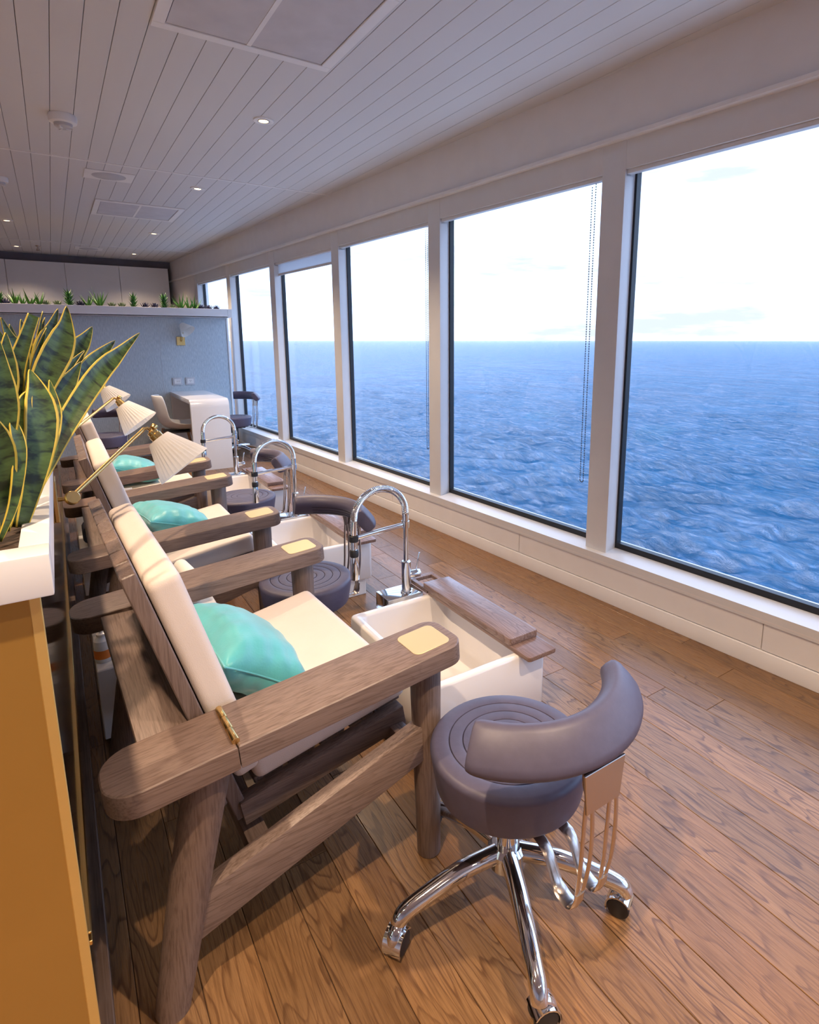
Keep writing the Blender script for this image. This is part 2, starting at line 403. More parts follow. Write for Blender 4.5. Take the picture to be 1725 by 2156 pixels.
# window wall, built in hull coordinates (x across, y along) and turned by A about the origin
def W(name, bm, mat, parent=None, smooth=35):
    return struct(name, bm, mat, parent, smooth, rz=0 if parent else A)
wall_r = W('wall_right', box(2.395, 2.56, -4.2, 11.2, -.12, .25), M['soffit'])
edges = [-4.2]+[.41-1.425*3+1.425*j+.55 for j in range(12)]
for a, b in zip(edges, edges[1:]):
    if b > 10.4: break
    obj('wall_panel', box(2.386, 2.397, a+.002, b-.002, .082, .205, .0015, 1), M['soffit'], wall_r)
obj('sill_lip', box(2.378, 2.397, -4.2, 11.2, .209, .252, .004, 2), M['soffit'], wall_r)
W('baseboard_right', box(2.380, 2.397, -4.2, 11.2, 0, .078, .003, 2), M['white'])
sillb = prism([(2.374, .252), (2.56, .285), (2.56, .2), (2.38, .2)], -11.2, 4.2, mat=Matrix(((1, 0, 0, 0), (0, 0, -1, 0), (0, 1, 0, 0), (0, 0, 0, 1))))
W('trim_4', sillb, M['frame'])
W('wall_right_soffit', box(2.39, 2.62, -4.2, 11.2, 2.262, ZC+.1), M['soffit'])
W('trim_5', box(2.362, 2.47, -4.2, 11.2, 2.244, 2.262, .003, 2), M['white'])
W('wall_right_head', box(2.47, 2.62, -4.2, 11.2, 2.165, 2.262), M['frame'])
MC = [1.835+1.425*j for j in range(-4, 6)]
for j, m in enumerate(MC):
    W('trim_%d' % (6+j), box(2.402, 2.508, m-.066, m+.066, .25, 2.246, .004, 2), M['frame'])
W('wall_right_end', box(2.402, 2.58, MC[-1]+.05, 11.2, .25, 2.26), M['soffit'])
wn_ = 0
for j in range(len(MC)-1):
    a, b = MC[j]+.066, MC[j+1]-.066; wn_ += 1
    g = NBM()
    for (y0, y1, z0, z1) in ((a, b, .262, .30), (a, b, 2.15, 2.17), (a, a+.012, .30, 2.15), (b-.012, b, .30, 2.15)):
        box(2.478, 2.512, y0, y1, z0, z1, bm=g)
    wd = W('window_%d' % wn_, g, M['gasket'])
    p = obj('pane', box(2.492, 2.498, a+.004, b-.004, .285, 2.165), M['glass'], wd)

# ------------------------------------------------------------------ sea (beyond the windows)
def build_sea():
    rg = np.random.default_rng(5)
    nr, na = 620, 760
    rad = np.exp(np.linspace(math.log(24), math.log(12000), nr)); ang = np.linspace(R(-75), R(101), na)
    rr, aa = np.meshgrid(rad, ang, indexing='ij')
    X, Y = rr*np.cos(aa), rr*np.sin(aa); Z = np.zeros_like(X)
    sp = np.maximum(rr*(math.log(12000/24)/nr), rr*R(176)/na)
    wind = R(28)
    for i in range(130):
        lam = math.exp(rg.uniform(math.log(1.4), math.log(12))); th = wind+rg.normal(0, .6); ph = rg.uniform(0, 6.28)
        amp = .020*lam**.72*rg.uniform(.5, 1.2)
        fade = np.clip((lam/sp-2.5)/3, 0, 1)
        s = np.sin((X*math.cos(th)+Y*math.sin(th))*2*math.pi/lam+ph)
        Z += amp*fade*(s-.25*np.cos(2*((X*math.cos(th)+Y*math.sin(th))*2*math.pi/lam+ph)))
    Z += -22.0 - rr*rr/(2*6.37e6)
    co = np.stack([X, Y, Z], -1).reshape(-1, 3)
    i0 = (np.arange(nr-1)[:, None]*na+np.arange(na-1)[None]).ravel()
    f = np.stack([i0, i0+na, i0+na+1, i0+1], -1)
    me = bpy.data.meshes.new('sea'); me.from_pydata(co.tolist(), [], f.tolist())
    me.polygons.foreach_set('use_smooth', [True]*len(me.polygons)); me.update()
    o = obj('sea', me, M['sea']); o['kind'] = 'stuff'; tag(o, 'open blue sea with small waves out to the horizon', 'sea')
build_sea()

# ------------------------------------------------------------------ roller blinds
ordn = {4: 'nearest window', 5: 'second window', 6: 'third window', 7: 'fourth window', 8: 'fifth window', 9: 'farthest window'}
for j in range(3, len(MC)-1):
    a, b = MC[j]+.050, MC[j+1]-.050
    lab = {3: 'white roller blind cassette above the nearest window at the right edge', 4: 'white roller blind cassette with bead chain above the second window from the right',
           5: 'white roller blind cassette with thin chain above the third window from the right', 6: 'white roller blind let down a hand width in the fourth window from the right',
           7: 'white roller blind cassette above the fifth window from the right, beside the desk', 8: 'white roller blind cassette above the farthest window behind the succulents'}[j]
    t = thing('roller_blind', lab, 'blind', (0, 0, 0), A, 'roller blinds above the windows')
    t.location = (2.42*CA-(a+b)/2*SA, 2.42*SA+(a+b)/2*CA, 2.1)
    L = (b-a)/2
    obj('cassette', box(-.016, .05, -L, L, .02, .155, .004, 2), M['frame'], t)
    obj('bottom_bar', box(-.004, .032, -L+.012, L-.012, .001, .02, .003, 2), M['frame'], t)
    for s in (-1, 1): obj('end_bracket', box(-.008, .045, s*(L-.011)-.005, s*(L-.011)+.005, -.008, .022), M['frame'], t)
    if j in (6,):
        obj('blind_fabric', box(.030, .032, -L+.02, L-.02, -.085, .01), M['blind'], t)
        obj('hem_bar', box(.024, .038, -L+.018, L-.018, -.105, -.083, .003, 2), M['frame'], t)
    if j in (4, 5, 7):
        zb = {4: .60, 5: .57, 7: .55}[j]-2.1
        bm = NBM(); ys, rad = -L+.098, .011
        pts = [(.028, ys-rad, 0)]; n = int(-zb/.02)
        bead = NBM(); bmesh.ops.create_icosphere(bead, subdivisions=1, radius=.0035); bme = bpy.data.meshes.new('b'); bead.to_mesh(bme); bead.free()
        loop = [(.028, ys-rad, -q*.0125) for q in range(int(-zb/.0125))]
        loop += [(.028, ys+rad*math.cos(R(180+180*q/5)), zb+rad*math.sin(R(180+180*q/5))) for q in range(6)]
        loop += [(.028, ys+rad, zb+q*.0125) for q in range(int(-zb/.0125))]
        for p in loop:
            me2 = bme.copy(); me2.transform(Matrix.Translation(p)); bm.from_mesh(me2); bpy.data.meshes.remove(me2)
        tube(loop, .0009, 5, bm)
        o = obj('bead_chain', bm, M['black'], t); o['kind'] = 'stuff'

# ------------------------------------------------------------------ ceiling fittings
def downlight(x, y, label, lit=1.0):
    t = thing('downlight', label, 'downlight', (x, y, ZC), 0, 'recessed ceiling downlights')
    obj('trim_ring', lathe([(.026, .004), (.028, -.004), (.048, -.009), (.054, -.007), (.055, .0), (.055, .004)], 28, cap=False), M['white'], t)
    obj('lens', lathe([(0, -.0045), (.0258, -.0045), (.0258, -.003), (0, -.003)], 24), M['lampglow'], t)
    obj('lamp_cup', lathe([(.0264, -.0005), (.0264, -.0075), (.029, -.0085), (.032, -.0075)], 24, cap=False), M['steel'], t)
    if lit:
        ld = bpy.data.lights.new('downlight_bulb', 'SPOT'); ld.energy = SPOT_W*lit; ld.color = SPOT_COL; ld.spot_size = R(118); ld.spot_blend = .75; ld.shadow_soft_size = .028
        lo = bpy.data.objects.new('downlight_bulb', ld); C.objects.link(lo); lo.parent = t; lo.location = (0, 0, -.016)
    return t
downlight(1.10, 3.48, 'round recessed downlight glowing warm, nearest one by the large ceiling hatch')
downlight(1.10, 5.26, 'round recessed downlight glowing warm just past the white ceiling strip')
downlight(1.10, 7.70, 'round recessed downlight glowing warm beyond the farther ceiling hatch')
downlight(1.10, 9.65, 'small distant downlight glowing warm just before the white wall cabinets, right of the round speaker', .3)
downlight(-.25, 7.70, 'round recessed downlight glowing warm at the left edge of the ceiling')
downlight(-.25, 9.70, 'small distant downlight glowing warm at the far left beside the sprinkler', .3)
for i, (x, y) in enumerate(((1.10, -.1), (-.25, .35), (-.25, 2.1), (-.25, 3.9), (-.25, -1.6), (1.10, -2.0), (-1.7, .5), (-1.7, 3.5), (-1.7, 6.5))):  # unseen downlights, some continuing the visible rows, added as fill light
    downlight(x, y, 'recessed downlight added out of the frame for fill light', .6 if x < -1 else 1.35 if -.2 < y < 1 else 1.0)
def hatch(y0, y1, label):
    x0, x1 = .439, 1.157; xm, ym = (x0+x1)/2, (y0+y1)/2
    t = thing('ceiling_hatch', label, 'ceiling hatch', (xm, ym, ZC), 0, 'square ceiling access hatches')
    a, b = (x1-x0)/2, (y1-y0)/2; f = NBM(); e = .045
    for q in ((-a, a, -b, -b+e), (-a, a, b-e, b), (-a, -a+e, -b+e, b-e), (a-e, a, -b+e, b-e)): box(*q, -.010, -.0005, .002, 1, f)
    obj('hatch_frame', f, M['white'], t)
    obj('hatch_panel', box(-a+e+.004, -.008, -b+e+.004, b-e-.004, -.005, -.0005), M['hatch'], t)
    obj('hatch_panel', box(.008, a-e-.004, -b+e+.004, b-e-.004, -.005, -.0005), M['hatch'], t)
    obj('centre_strip', box(-.009, .009, -b+e, b-e, -.007, -.0005), M['white'], t)
    obj('shadow_gap', box(-a+e, a-e, -b+e, b-e, -.0016, -.0003), M['ceilgap'], t)
hatch(1.99, 2.71, 'large square ceiling hatch cut off by the top of the picture')
hatch(6.13, 6.835, 'smaller-looking square ceiling hatch farther down the room')
def speaker(x, y, label):
    t = thing('ceiling_speaker', label, 'ceiling speaker', (x, y, ZC), 0, 'round ceiling speakers')
    obj('cover_plate', box(-.16, .16, -.135, .135, -.006, -.0005, .002, 1), M['white'], t)
    obj('speaker_grille', lathe([(0, -.012), (.085, -.012), (.095, -.008), (.11, -.0065), (.112, -.006), (0, -.006)], 32), M['sage' if 0 else 'greyp'], t)
speaker(.48, 5.24, 'round speaker on a square white plate beside the ceiling strip')
speaker(.54, 9.45, 'distant round ceiling speaker just before the wall cabinets')
def detector(x, y, s, label):
    t = thing('smoke_detector', label, 'detector', (x, y, ZC), 0, 'white ceiling detectors')
    obj('housing', lathe([(0, 0), (.062*s, 0), (.066*s, -.012), (.062*s, -.036*s), (.05*s, -.040*s), (0, -.040*s)], 32), M['white'], t)
    obj('sensor_head', lathe([(0, -.0405*s), (.042*s, -.0405*s), (.040*s, -.054*s), (.028*s, -.062*s), (0, -.062*s)], 24), M['greyp'], t)
    for i in range(3): obj('vent_fin', box(.012*s, .036*s, -.004, .004, -.066*s, -.0545*s, mat=Matrix.Rotation(R(120*i), 4, 'Z')), M['white'], t)
detector(.175, 4.02, 1.05, 'round white smoke detector on the ceiling left of the hatch')
detector(-.20, 5.75, .9, 'dark-bottomed detector half cut off by the left picture edge')
t = thing('sprinkler', 'small metal sprinkler head hanging from the far ceiling', 'sprinkler', (-.02, 9.55, ZC))
obj('sprinkler_pipe', cyl((0, 0, 0), (0, 0, -.045), .012), M['steel'], t)
obj('escutcheon', lathe([(0, 0), (.03, 0), (.026, -.006), (0, -.006)], 20), M['steel'], t)
obj('deflector', lathe([(0, -.06), (.026, -.06), (.026, -.057), (.008, -.055), (.008, -.045), (0, -.045)], 16), M['steel'], t)
for s in (-1, 1): obj('yoke', tube([(s*.006, 0, -.03), (s*.018, 0, -.045), (s*.004, 0, -.058)], .003, 6), M['steel'], t)

# ------------------------------------------------------------------ partition behind the chairs
PX = -.047; PY0, PY1, PZ = .875, 5.4, 1.03
part = struct('wall_partition', box(-.36, PX-.004, PY0+.004, PY1, 0, PZ), M['white'])
obj('end_panel', box(-.36, PX-.006, PY0, PY0+.005, .0, PZ, .001, 1), M['goldend'], part)
obj('edge_strip', box(PX-.012, PX+.001, PY0-.001, PY0+.007, .0, PZ, .001, 1), M['edge'], part)
ys = [PY0+.008, 2.21, 3.53, 4.85, PY1]
for a, b in zip(ys, ys[1:]): obj('mirror_panel', box(PX-.004, PX, a+.001, b-.001, .07, PZ-.002), M['mirror'], part)
for zz, h in ((.47, .008), (.49, .004)): obj('brass_rail', box(PX-.002, PX+.005, PY0+.008, PY1, zz, zz+h, .001, 1), M['brass'], part)
obj('kick_strip', box(PX-.003, PX+.012, PY0+.008, PY1, .0, .07, .002, 1), M['chair_y'], part)
# planter on top
pl = thing('planter_box', 'long white planter box on top of the gold partition', 'planter', (-.19, (PY0+PY1)/2, PZ))
hw, hl = .16, (PY1-PY0)/2+.02
def planter_shell():
    b = NBM()
    for q in ((-hw, -hw+.034, -hl+.05, hl-.05), (hw-.034, hw, -hl+.05, hl-.05), (-hw, hw, -hl, -hl+.05), (-hw, hw, hl-.05, hl)): box(*q, 0, .056, .003, 2, b)
    box(-hw+.03, hw-.03, -hl+.04, hl-.04, 0, .012, bm=b); return b
obj('planter_trough', planter_shell(), M['lam'], pl)
obj('soil', box(-hw+.033, hw-.033, -hl+.049, hl-.049, .011, .036), M['soil'], pl)
obj('rim_joint', box(hw-.034, hw+.0004, .6, .602, .0, .0565), M['greyp'], pl)

def leaf(pts, wid, roll, parent, loc, fold=.25):
    """pts world points along the mid rib, wid half widths, roll = blade normal hint vector"""
    P = smoothpath(pts, 5); n = len(P); b = bmesh.new(); lay = b.verts.layers.float_vector.new('leafuv')
    K = [-1, -.85, -.4, 0, .4, .85, 1]; rings = []; dist = 0; wv = []
    for i in range(n):
        f = i/(n-1)*(len(wid)-1); a = int(min(f, len(wid)-2)); wv.append(wid[a]*(1-(f-a))+wid[a+1]*(f-a))
    for i, p in enumerate(P):
        if i: dist += (P[i]-P[i-1]).length
        t = (P[min(i+1, n-1)]-P[max(i-1, 0)]).normalized(); nr = Vector(roll); s = t.cross(nr).normalized(); nn = s.cross(t).normalized()
        row = []
        for kx in K:
            v = b.verts.new(p+s*(kx*wv[i])+nn*(abs(kx)**1.5*wv[i]*fold)-Vector(loc)); v[lay] = (kx*wv[i]*20, dist*3, 0); row.append(v)
        rings.append(row)
    for x, y in zip(rings, rings[1:]):
        for k in range(6):
            fc = b.faces.new((x[k], x[k+1], y[k+1], y[k])); fc.material_index = 1 if k in (0, 5) else 0
    me = mesh_of(b, 'leaf', 180)
    me.materials.append(M['leaf']); me.materials.append(M['leafedge'])
    o = bpy.data.objects.new('leaf', me); C.objects.link(o); o.parent = parent
    md = o.modifiers.new('s', 'SOLIDIFY'); md.thickness = .0022; md.offset = 0
    return o
def plant(label, loc, leaves):
    t = thing('snake_plant', label, 'plant', loc, 0, 'snake plants in the long planter')
    for (pp, ya, yb, wmax, shape) in leaves:
        n = len(pp); base = [at_y(px, py, ya+(yb-ya)*i/(n-1)) for i, (px, py) in enumerate(pp)]
        # root the blade in the soil
        b0 = base[0]; root = Vector((max(min(b0.x*.4+loc[0]*.6, -.075), -.30), loc[1]+(b0.y-loc[1])*.5, PZ+.036))
        pts = [root]+base if b0.z > PZ+.09 else base
        Wd = {0: [.3, .7, 1, 1, .85, .5, .12], 1: [.32, .5, .75, .95, 1, .82, .40, .03], 2: [.35, .7, 1, .9, .7, .55, .5]}[shape]
        leaf(pts, [q*wmax*.80 for q in Wd], (.55, -.9, .35), t, loc)
    return t
plant('snake plant nearest the camera with a long yellow-edged leaf arching right', (-.14, 1.06, PZ+.036), [
    ([(20, 1130), (75, 1020), (140, 890), (205, 790), (252, 742), (294, 701)], 1.08, 1.34, .024, 1),
    ([(45, 1110), (72, 1000), (84, 900), (78, 830), (62, 778)], 1.02, 1.06, .030, 1),
    ([(-30, 1120), (-8, 980), (8, 880), (6, 800), (-4, 712)], 1.0, .98, .022, 1),
    ([(-5, 1140), (10, 1040), (22, 960), (50, 850), (66, 822)], 1.0, 1.05, .018, 1),
    ([(-60, 1080), (-40, 960), (-18, 850), (-10, 760)], 1.05, 1.05, .026, 1),
    ([(10, 1120), (5, 1010), (-5, 930), (-30, 860)], 1.0, .95, .024, 1),
    ([(30, 1110), (66, 1010), (96, 930), (112, 860), (104, 800)], 1.06, 1.16, .020, 1),
    ([(-2, 1140), (28, 1060), (40, 960), (30, 900), (12, 858)], .98, 1.0, .012, 1),
])
plant('snake plant second in the planter with a broad leaf ending in a curled tip', (-.15, 1.36, PZ+.036), [
    ([(30, 1000), (60, 880), (95, 790), (122, 735), (137, 690), (140, 645)], 1.36, 1.46, .036, 1),
    ([(70, 970), (120, 880), (165, 810), (205, 755), (242, 717)], 1.36, 1.58, .030, 1),
    ([(60, 960), (90, 890), (120, 840), (150, 795), (170, 762)], 1.36, 1.45, .030, 1),
    ([(20, 980), (22, 880), (28, 790), (50, 720), (70, 664)], 1.38, 1.42, .026, 2),
    ([(-20, 980), (0, 860), (10, 780), (12, 700)], 1.36, 1.36, .03, 1),
    ([(80, 960), (112, 880), (140, 820), (160, 778), (178, 740)], 1.38, 1.52, .016, 1),
    ([(40, 960), (58, 860), (72, 790), (80, 742), (98, 690)], 1.4, 1.46, .014, 1),
])
plant('snake plant third in the planter with narrow upright leaves', (-.15, 1.78, PZ+.036), [
    ([(70, 880), (78, 800), (92, 730), (108, 690), (122, 650)], 1.8, 1.86, .030, 1),
    ([(90, 870), (125, 790), (155, 745), (180, 712), (194, 688)], 1.8, 1.98, .034, 1),
    ([(95, 870), (125, 810), (150, 770), (178, 738)], 1.8, 1.9, .022, 1),
    ([(45, 880), (42, 790), (38, 740), (20, 712), (2, 668)], 1.78, 1.74, .030, 1),
    ([(60, 880), (70, 800), (76, 740), (90, 655)], 1.8, 1.84, .014, 1),
    ([(25, 880), (20, 800), (12, 740), (-8, 690)], 1.78, 1.7, .028, 1),
])
plant('snake plant farthest along the planter, mostly hidden behind the others', (-.16, 2.3, PZ+.036), [
    ([(80, 850), (95, 770), (108, 735), (114, 704)], 2.3, 2.36, .030, 2),
    ([(70, 850), (60, 760), (50, 710), (44, 672)], 2.3, 2.3, .028, 1),
    ([(60, 850), (45, 760), (30, 720), (20, 682)], 2.3, 2.26, .028, 1),
    ([(95, 850), (120, 780), (135, 745), (146, 712)], 2.3, 2.42, .02, 1),
    ([(75, 840), (75, 760), (80, 720), (95, 668)], 2.32, 2.3, .02, 1),
])

# ------------------------------------------------------------------ lounge chairs
CXO = .35            # x of the chair's origin
def arm_prism(x0, x1, yc, rear, front):
    hw_ = .075
    r = [.06 if rear else 0, .042 if front else 0, .042 if front else 0, .06 if rear else 0]
    return rrect(x0-CXO, x1-CXO, yc-hw_, yc+hw_, r, 7)
def make_chair(loc, label):
    t = thing('lounge_chair', label, 'chair', loc, 0, 'pedicure lounge chairs in a row')
    tilt = math.atan(.058/.76)
    TM = Matrix.Translation((-CXO, 0, .570)) @ Matrix.Rotation(-tilt, 4, 'Y') @ Matrix.Translation((CXO, 0, 0))
    for s in (-1, 1):
        yc = s*.405
        ar = obj('armrest', prism(arm_prism(.190, .738, yc, False, True), -.052, 0, .006, 3, TM), M['chair_x'], t)
        obj('brass_inlay', prism(rrect(.612-CXO, .714-CXO, yc-.050, yc+.050, .017), -.002, .0012, .0004, 1, TM), M['inlay'], ar)
        ae = obj('armrest_end', prism(arm_prism(-.037, .188, yc, True, False), -.052, 0, .006, 3, TM), M['chair_x'], t)
        for q in range(3):
            ya = yc-.062+q*.0415
            b = cyl((.189-CXO, ya, .0035), (.189-CXO, ya+.0408, .0035), .0078, n=16, bev=.001); bmesh.ops.transform(b, matrix=TM, verts=b.verts[:])
            obj('hinge_knuckle', b, M['brass'], ae)
        obj('front_leg', cyl((.676-CXO, yc-s*.004, 0), (.668-CXO, yc-s*.004, .585), .031, .040, 24, bev=.006), M['chair_z'], t)
        obj('rear_leg', tube([(.040-CXO, yc, 0), (.098-CXO, yc, .29), (.155-CXO, yc, .545)], [.034, .041, .044], 24, flat=(1.0, 1.0)), M['chair_z'], t)
        rail = box(-.30, .30, yc-.02, yc+.02, -.048, .048, .005, 2)
        bmesh.ops.transform(rail, matrix=Matrix.Translation((.375-CXO, 0, .272)) @ Matrix.Rotation(-R(16), 4, 'Y'), verts=rail.verts[:])
        obj('side_rail', rail, M['chair_x'], t)
        sb = box(-.215, .215, s*.318-.018, s*.318+.018, -.03, .03, .003, 2)
        bmesh.ops.transform(sb, matrix=Matrix.Translation((.435-CXO, 0, .342)) @ Matrix.Rotation(-R(9.7), 4, 'Y'), verts=sb.verts[:])
        obj('seat_rail', sb, M['chair_x'], t)
    ST = Matrix.Translation((.455-CXO, 0, .376)) @ Matrix.Rotation(-R(9.7), 4, 'Y')
    for q in range(5): obj('seat_slat', box(-.195+q*.082, -.125+q*.082, -.295, .295, -.008, .008, .003, 1, mat=ST), M['chair_y'], t)
    obj('front_rail', box(.600-CXO, .640-CXO, -.39, .39, .31, .365, .004, 2), M['chair_y'], t)
    obj('rear_rail', box(.225-CXO, .275-CXO, -.39, .39, .205, .245, .004, 2), M['chair_y'], t)
    # cushions
    sc_ = box(-.195, .215, -.318, .318, 0, .078, .026, 5)
    bmesh.ops.transform(sc_, matrix=Matrix.Translation((.455-CXO, 0, .386)) @ Matrix.Rotation(-R(9.7), 4, 'Y'), verts=sc_.verts[:])
    obj('seat_cushion', sc_, M['cush'], t, smooth=60)
    BT = Matrix.Translation((.247-CXO, 0, .235)) @ Matrix.Rotation(-R(15.9), 4, 'Y')
    n = 8; wd = .66/n
    for q in range(n):
        y0 = -.33+q*wd
        obj('back_slat', box(-.019, .012, y0+.002, y0+wd-.002, .06, .705, .006, 3, mat=BT), M['chair_z'], t)
    obj('back_crossbar', box(-.040, -.020, -.33, .33, .12, .17, .003, 1, mat=BT), M['chair_y'], t)
    obj('back_cushion', box(.014, .080, -.318, .318, .145, .668, .022, 5, mat=BT), M['cush'], t, smooth=60)
    obj('rear_board', box(.035-CXO, .148-CXO, -.331, .331, .545, .566, .004, 2), M['chair_y'], t)
    return t
CH = [1.53, 2.85, 4.17]
ch0 = make_chair((CXO+.010, CH[0], 0), 'nearest greyed wood lounge chair with cream cushions, its armrest largest in view')
copy_tree(ch0, None, 'middle lounge chair of the row, between the two carts', (CXO, CH[1], 0), 0.0)
copy_tree(ch0, None, 'farthest lounge chair of the row, half hidden behind the lamp shades', (CXO, CH[2], 0), 0.0)
ch0.rotation_euler = (0, 0, R(2.0))

def pillow_mesh(sx, sy, th, seed):
    n = 26; rg = random.Random(seed); b = bmesh.new(); ph = [rg.uniform(0, 6) for _ in range(6)]
    g = [[None]*(n+1), [None]*(n+1)]
    grid = {}
    for side in (1, -1):
        for i in range(n+1):
            for j in range(n+1):
                u, v = 2*i/n-1, 2*j/n-1
                e = max(0, (1-abs(u)**2.6))*max(0, (1-abs(v)**2.6))
                pin = 1-.10*(1-abs(u)**2)*abs(v)**3-.0
                pin2 = 1-.10*(1-abs(v)**2)*abs(u)**3
                edge = max(abs(u), abs(v))
                z = side*th*e**.55
                wr = .007*math.sin(u*15+ph[0]+2*v)*(edge**3)*(e**.3)+.006*math.sin(v*17+ph[1]-3*u)*(edge**2)*(e**.3)
                if edge > .999 and side == -1 and (1, i, j) in grid: grid[(side, i, j)] = grid[(1, i, j)]; continue
                grid[(side, i, j)] = b.verts.new((u*sx*pin2, v*sy*pin, z+side*wr))
    for side in (1, -1):
        for i in range(n):
            for j in range(n):
                q = [grid[(side, i, j)], grid[(side, i+1, j)], grid[(side, i+1, j+1)], grid[(side, i, j+1)]]
                if side == -1: q.reverse()
                b.faces.new(q)
    return b
def pillow(x, y, z, rot, label, seed, sx=.125, sy=.20, th=.08):
    t = obj('pillow', pillow_mesh(sx, sy, th, seed), M['turq'], None, (x, y, z), rot, smooth=180)
    tag(t, label, 'pillow', 'turquoise pillows on the lounge chairs')
    loop = []
    for i in range(61):
        a = i/60*4; k = int(a) % 4; f = (a-int(a))*2-1
        u, v = ((f, -1), (1, f), (-f, 1), (-1, -f))[k]
        loop.append((u*sx*(1-.10*(1-v*v)*abs(u)**3), v*sy*(1-.10*(1-u*u)*abs(v)**3), 0))
    obj('piping', tube(loop, .0022, 6), M['turq'], t)
    return t
pillow(.338, 1.49, .540, (R(-3), R(36), R(2)), 'turquoise pillow with visible seam leaning on the nearest chair back', 1, .130, .215, .082)
pillow(.375, 2.86, .535, (R(-3), R(20), R(8)), 'turquoise pillow lying on the middle chair, seen below its armrest', 2, .150, .20, .072)
pillow(.36, 4.15, .535, (R(-3), R(20), R(-6)), 'turquoise pillow on the farthest chair, just left of the lamp shade', 3, .145, .20, .072)

# ------------------------------------------------------------------ foot basins, footrest boards, faucets
def basin_mesh():
    b = NBM(); ox, oy, z0, z1, w_ = .235, .295, .095, .31, .034
    outs = [rrect(-ox, ox, -oy, oy, .022, 4), rrect(-ox+w_, ox-w_, -oy+w_, oy-w_, .028, 4), rrect(-ox+w_+.018, ox-w_-.018, -oy+w_+.018, oy-w_-.018, .03, 4)]
    def ring(o, z): return [b.verts.new((x, y, z)) for x, y in o]
    sh = lambda d: rrect(-ox+d, ox-d, -oy+d, oy-d, max(.022-d, .01), 4)
    rings = [ring(sh(.016), z0), ring(sh(.006), z0), ring(sh(0), z0+.008), ring(sh(0), z1-.008), ring(sh(.003), z1-.002), ring(sh(.008), z1), ring(sh(w_-.008), z1),
             ring(sh(w_-.002), z1-.003), ring(outs[1], z1-.010), ring(outs[2], z0+.045), ring(rrect(-ox+w_+.035, ox-w_-.035, -oy+w_+.035, oy-w_-.035, .03, 4), z0+.028)]
    n = len(rings[0])
    for x, y in zip(rings, rings[1:]):
        for i in range(n): b.faces.new((x[i], x[(i+1) % n], y[(i+1) % n], y[i]))
    b.faces.new(rings[0][::-1]); b.faces.new(rings[-1]); bmesh.ops.recalc_face_normals(b, faces=b.faces[:]); return b
def make_basin(loc, label):
    t = thing('foot_basin', label, 'basin', loc, 0, 'white foot basins in front of the chairs')
    bs = obj('basin', basin_mesh(), M['ceramic'], t, smooth=50)
    obj('drain', lathe([(0, .125), (.018, .125), (.021, .1262), (.021, .122), (0, .122)], 20), M['chrome'], bs, (0, .1, 0))
    obj('plinth', box(-.215, .205, -.265, .27, 0, .0945, .002, 1), M['white'], t)
    return t
def make_board(loc, label):
    t = thing('footrest_board', label, 'footrest', loc, 0, 'wooden footrest boards on the basins')
    lw = prism(rrect(-.062, .062, -.40, .235, .012), 0, .016, .003, 2)
    obj('lower_board', lw, M['board'], t)
    fr = NBM()
    for q in ((-.062, .062, .237, .275), (-.062, .062, .365, .395), (-.062, -.040, .275, .365), (.040, .062, .275, .365)): box(*q, 0, .016, .002, 1, fr)
    obj('handle_slot', fr, M['board'], t)
    obj('top_board', prism(rrect(-.066, .062, -.305, .262, .010), .0162, .041, .004, 2), M['board'], t)
    return t
def make_faucet(loc, label):
    t = thing('faucet', label, 'faucet', loc, 0, 'chrome spring faucets at the basins')
    obj('pedestal', box(-.105, .06, -.035, .075, 0, .312, .003, 2), M['chrome'], t)
    obj('column', lathe([(0, .312), (.024, .312), (.024, .318), (.0195, .320), (.0195, .446), (.017, .449), (0, .449)], 24), M['chrome'], t)
    obj('riser', tube(smoothpath([(0, 0, .445), (0, 0, .52), (0, 0, .63)], 4), .0105, 14), M['chrome'], t)
    arc = [(0, 0, .60), (0, 0, .655)]+[(-.115+.115*math.cos(R(q)), -.004*(q/180), .66+.112*math.sin(R(q))) for q in range(15, 181, 15)]+[(-.231, -.004, .60), (-.232, -.004, .545)]
    sp = smoothpath(arc, 10)
    obj('spring_hose', tube(sp, [.0142 if i % 2 else .0128 for i in range(len(sp))], 14), M['chrome'], t)
    obj('holder_arm', tube([(.012, 0, .608), (-.10, -.002, .602), (-.232, -.004, .592)], .006, 10, flat=(1, 1.7)), M['chrome'], t)
    obj('holder_ring', lathe([(.0165, .58), (.0185, .582), (.0185, .604), (.0165, .606)], 20, cap=False), M['black'], t, (-.232, -.004, 0))
    obj('holder_collar', lathe([(.011, .592), (.0165, .594), (.0165, .622), (.011, .624)], 20, cap=False), M['chrome'], t)
    sh_ = obj('spray_head', lathe([(0, .425), (.0165, .425), (.018, .430), (.0175, .50), (.015, .518), (0, .518)], 22), M['chrome'], t, (-.232, -.004, 0))
    obj('spray_grip', lathe([(0, .518), (.0165, .519), (.0175, .524), (.0175, .542), (.015, .546), (0, .546)], 20), M['black'], sh_)
    obj('valve_body', cyl((.012, 0, .385), (.062, -.004, .385), .017, n=20, bev=.002), M['chrome'], t)
    obj('lever', cyl((.048, -.003, .395), (.062, -.004, .475), .0042, .0036, 10, bev=.001), M['chrome'], t)
    return t
BX = 1.072
BY = [1.64, 2.96, 4.28]
b0 = make_basin((BX, BY[0], 0), 'white foot basin nearest the camera, behind the near armrest')
f0 = make_board((1.246, BY[0]+.055, .3105), 'greyed wood footrest board across the nearest basin')
q0 = make_faucet((1.122, 1.992, 0), 'chrome spring faucet of the nearest basin, tallest in view')
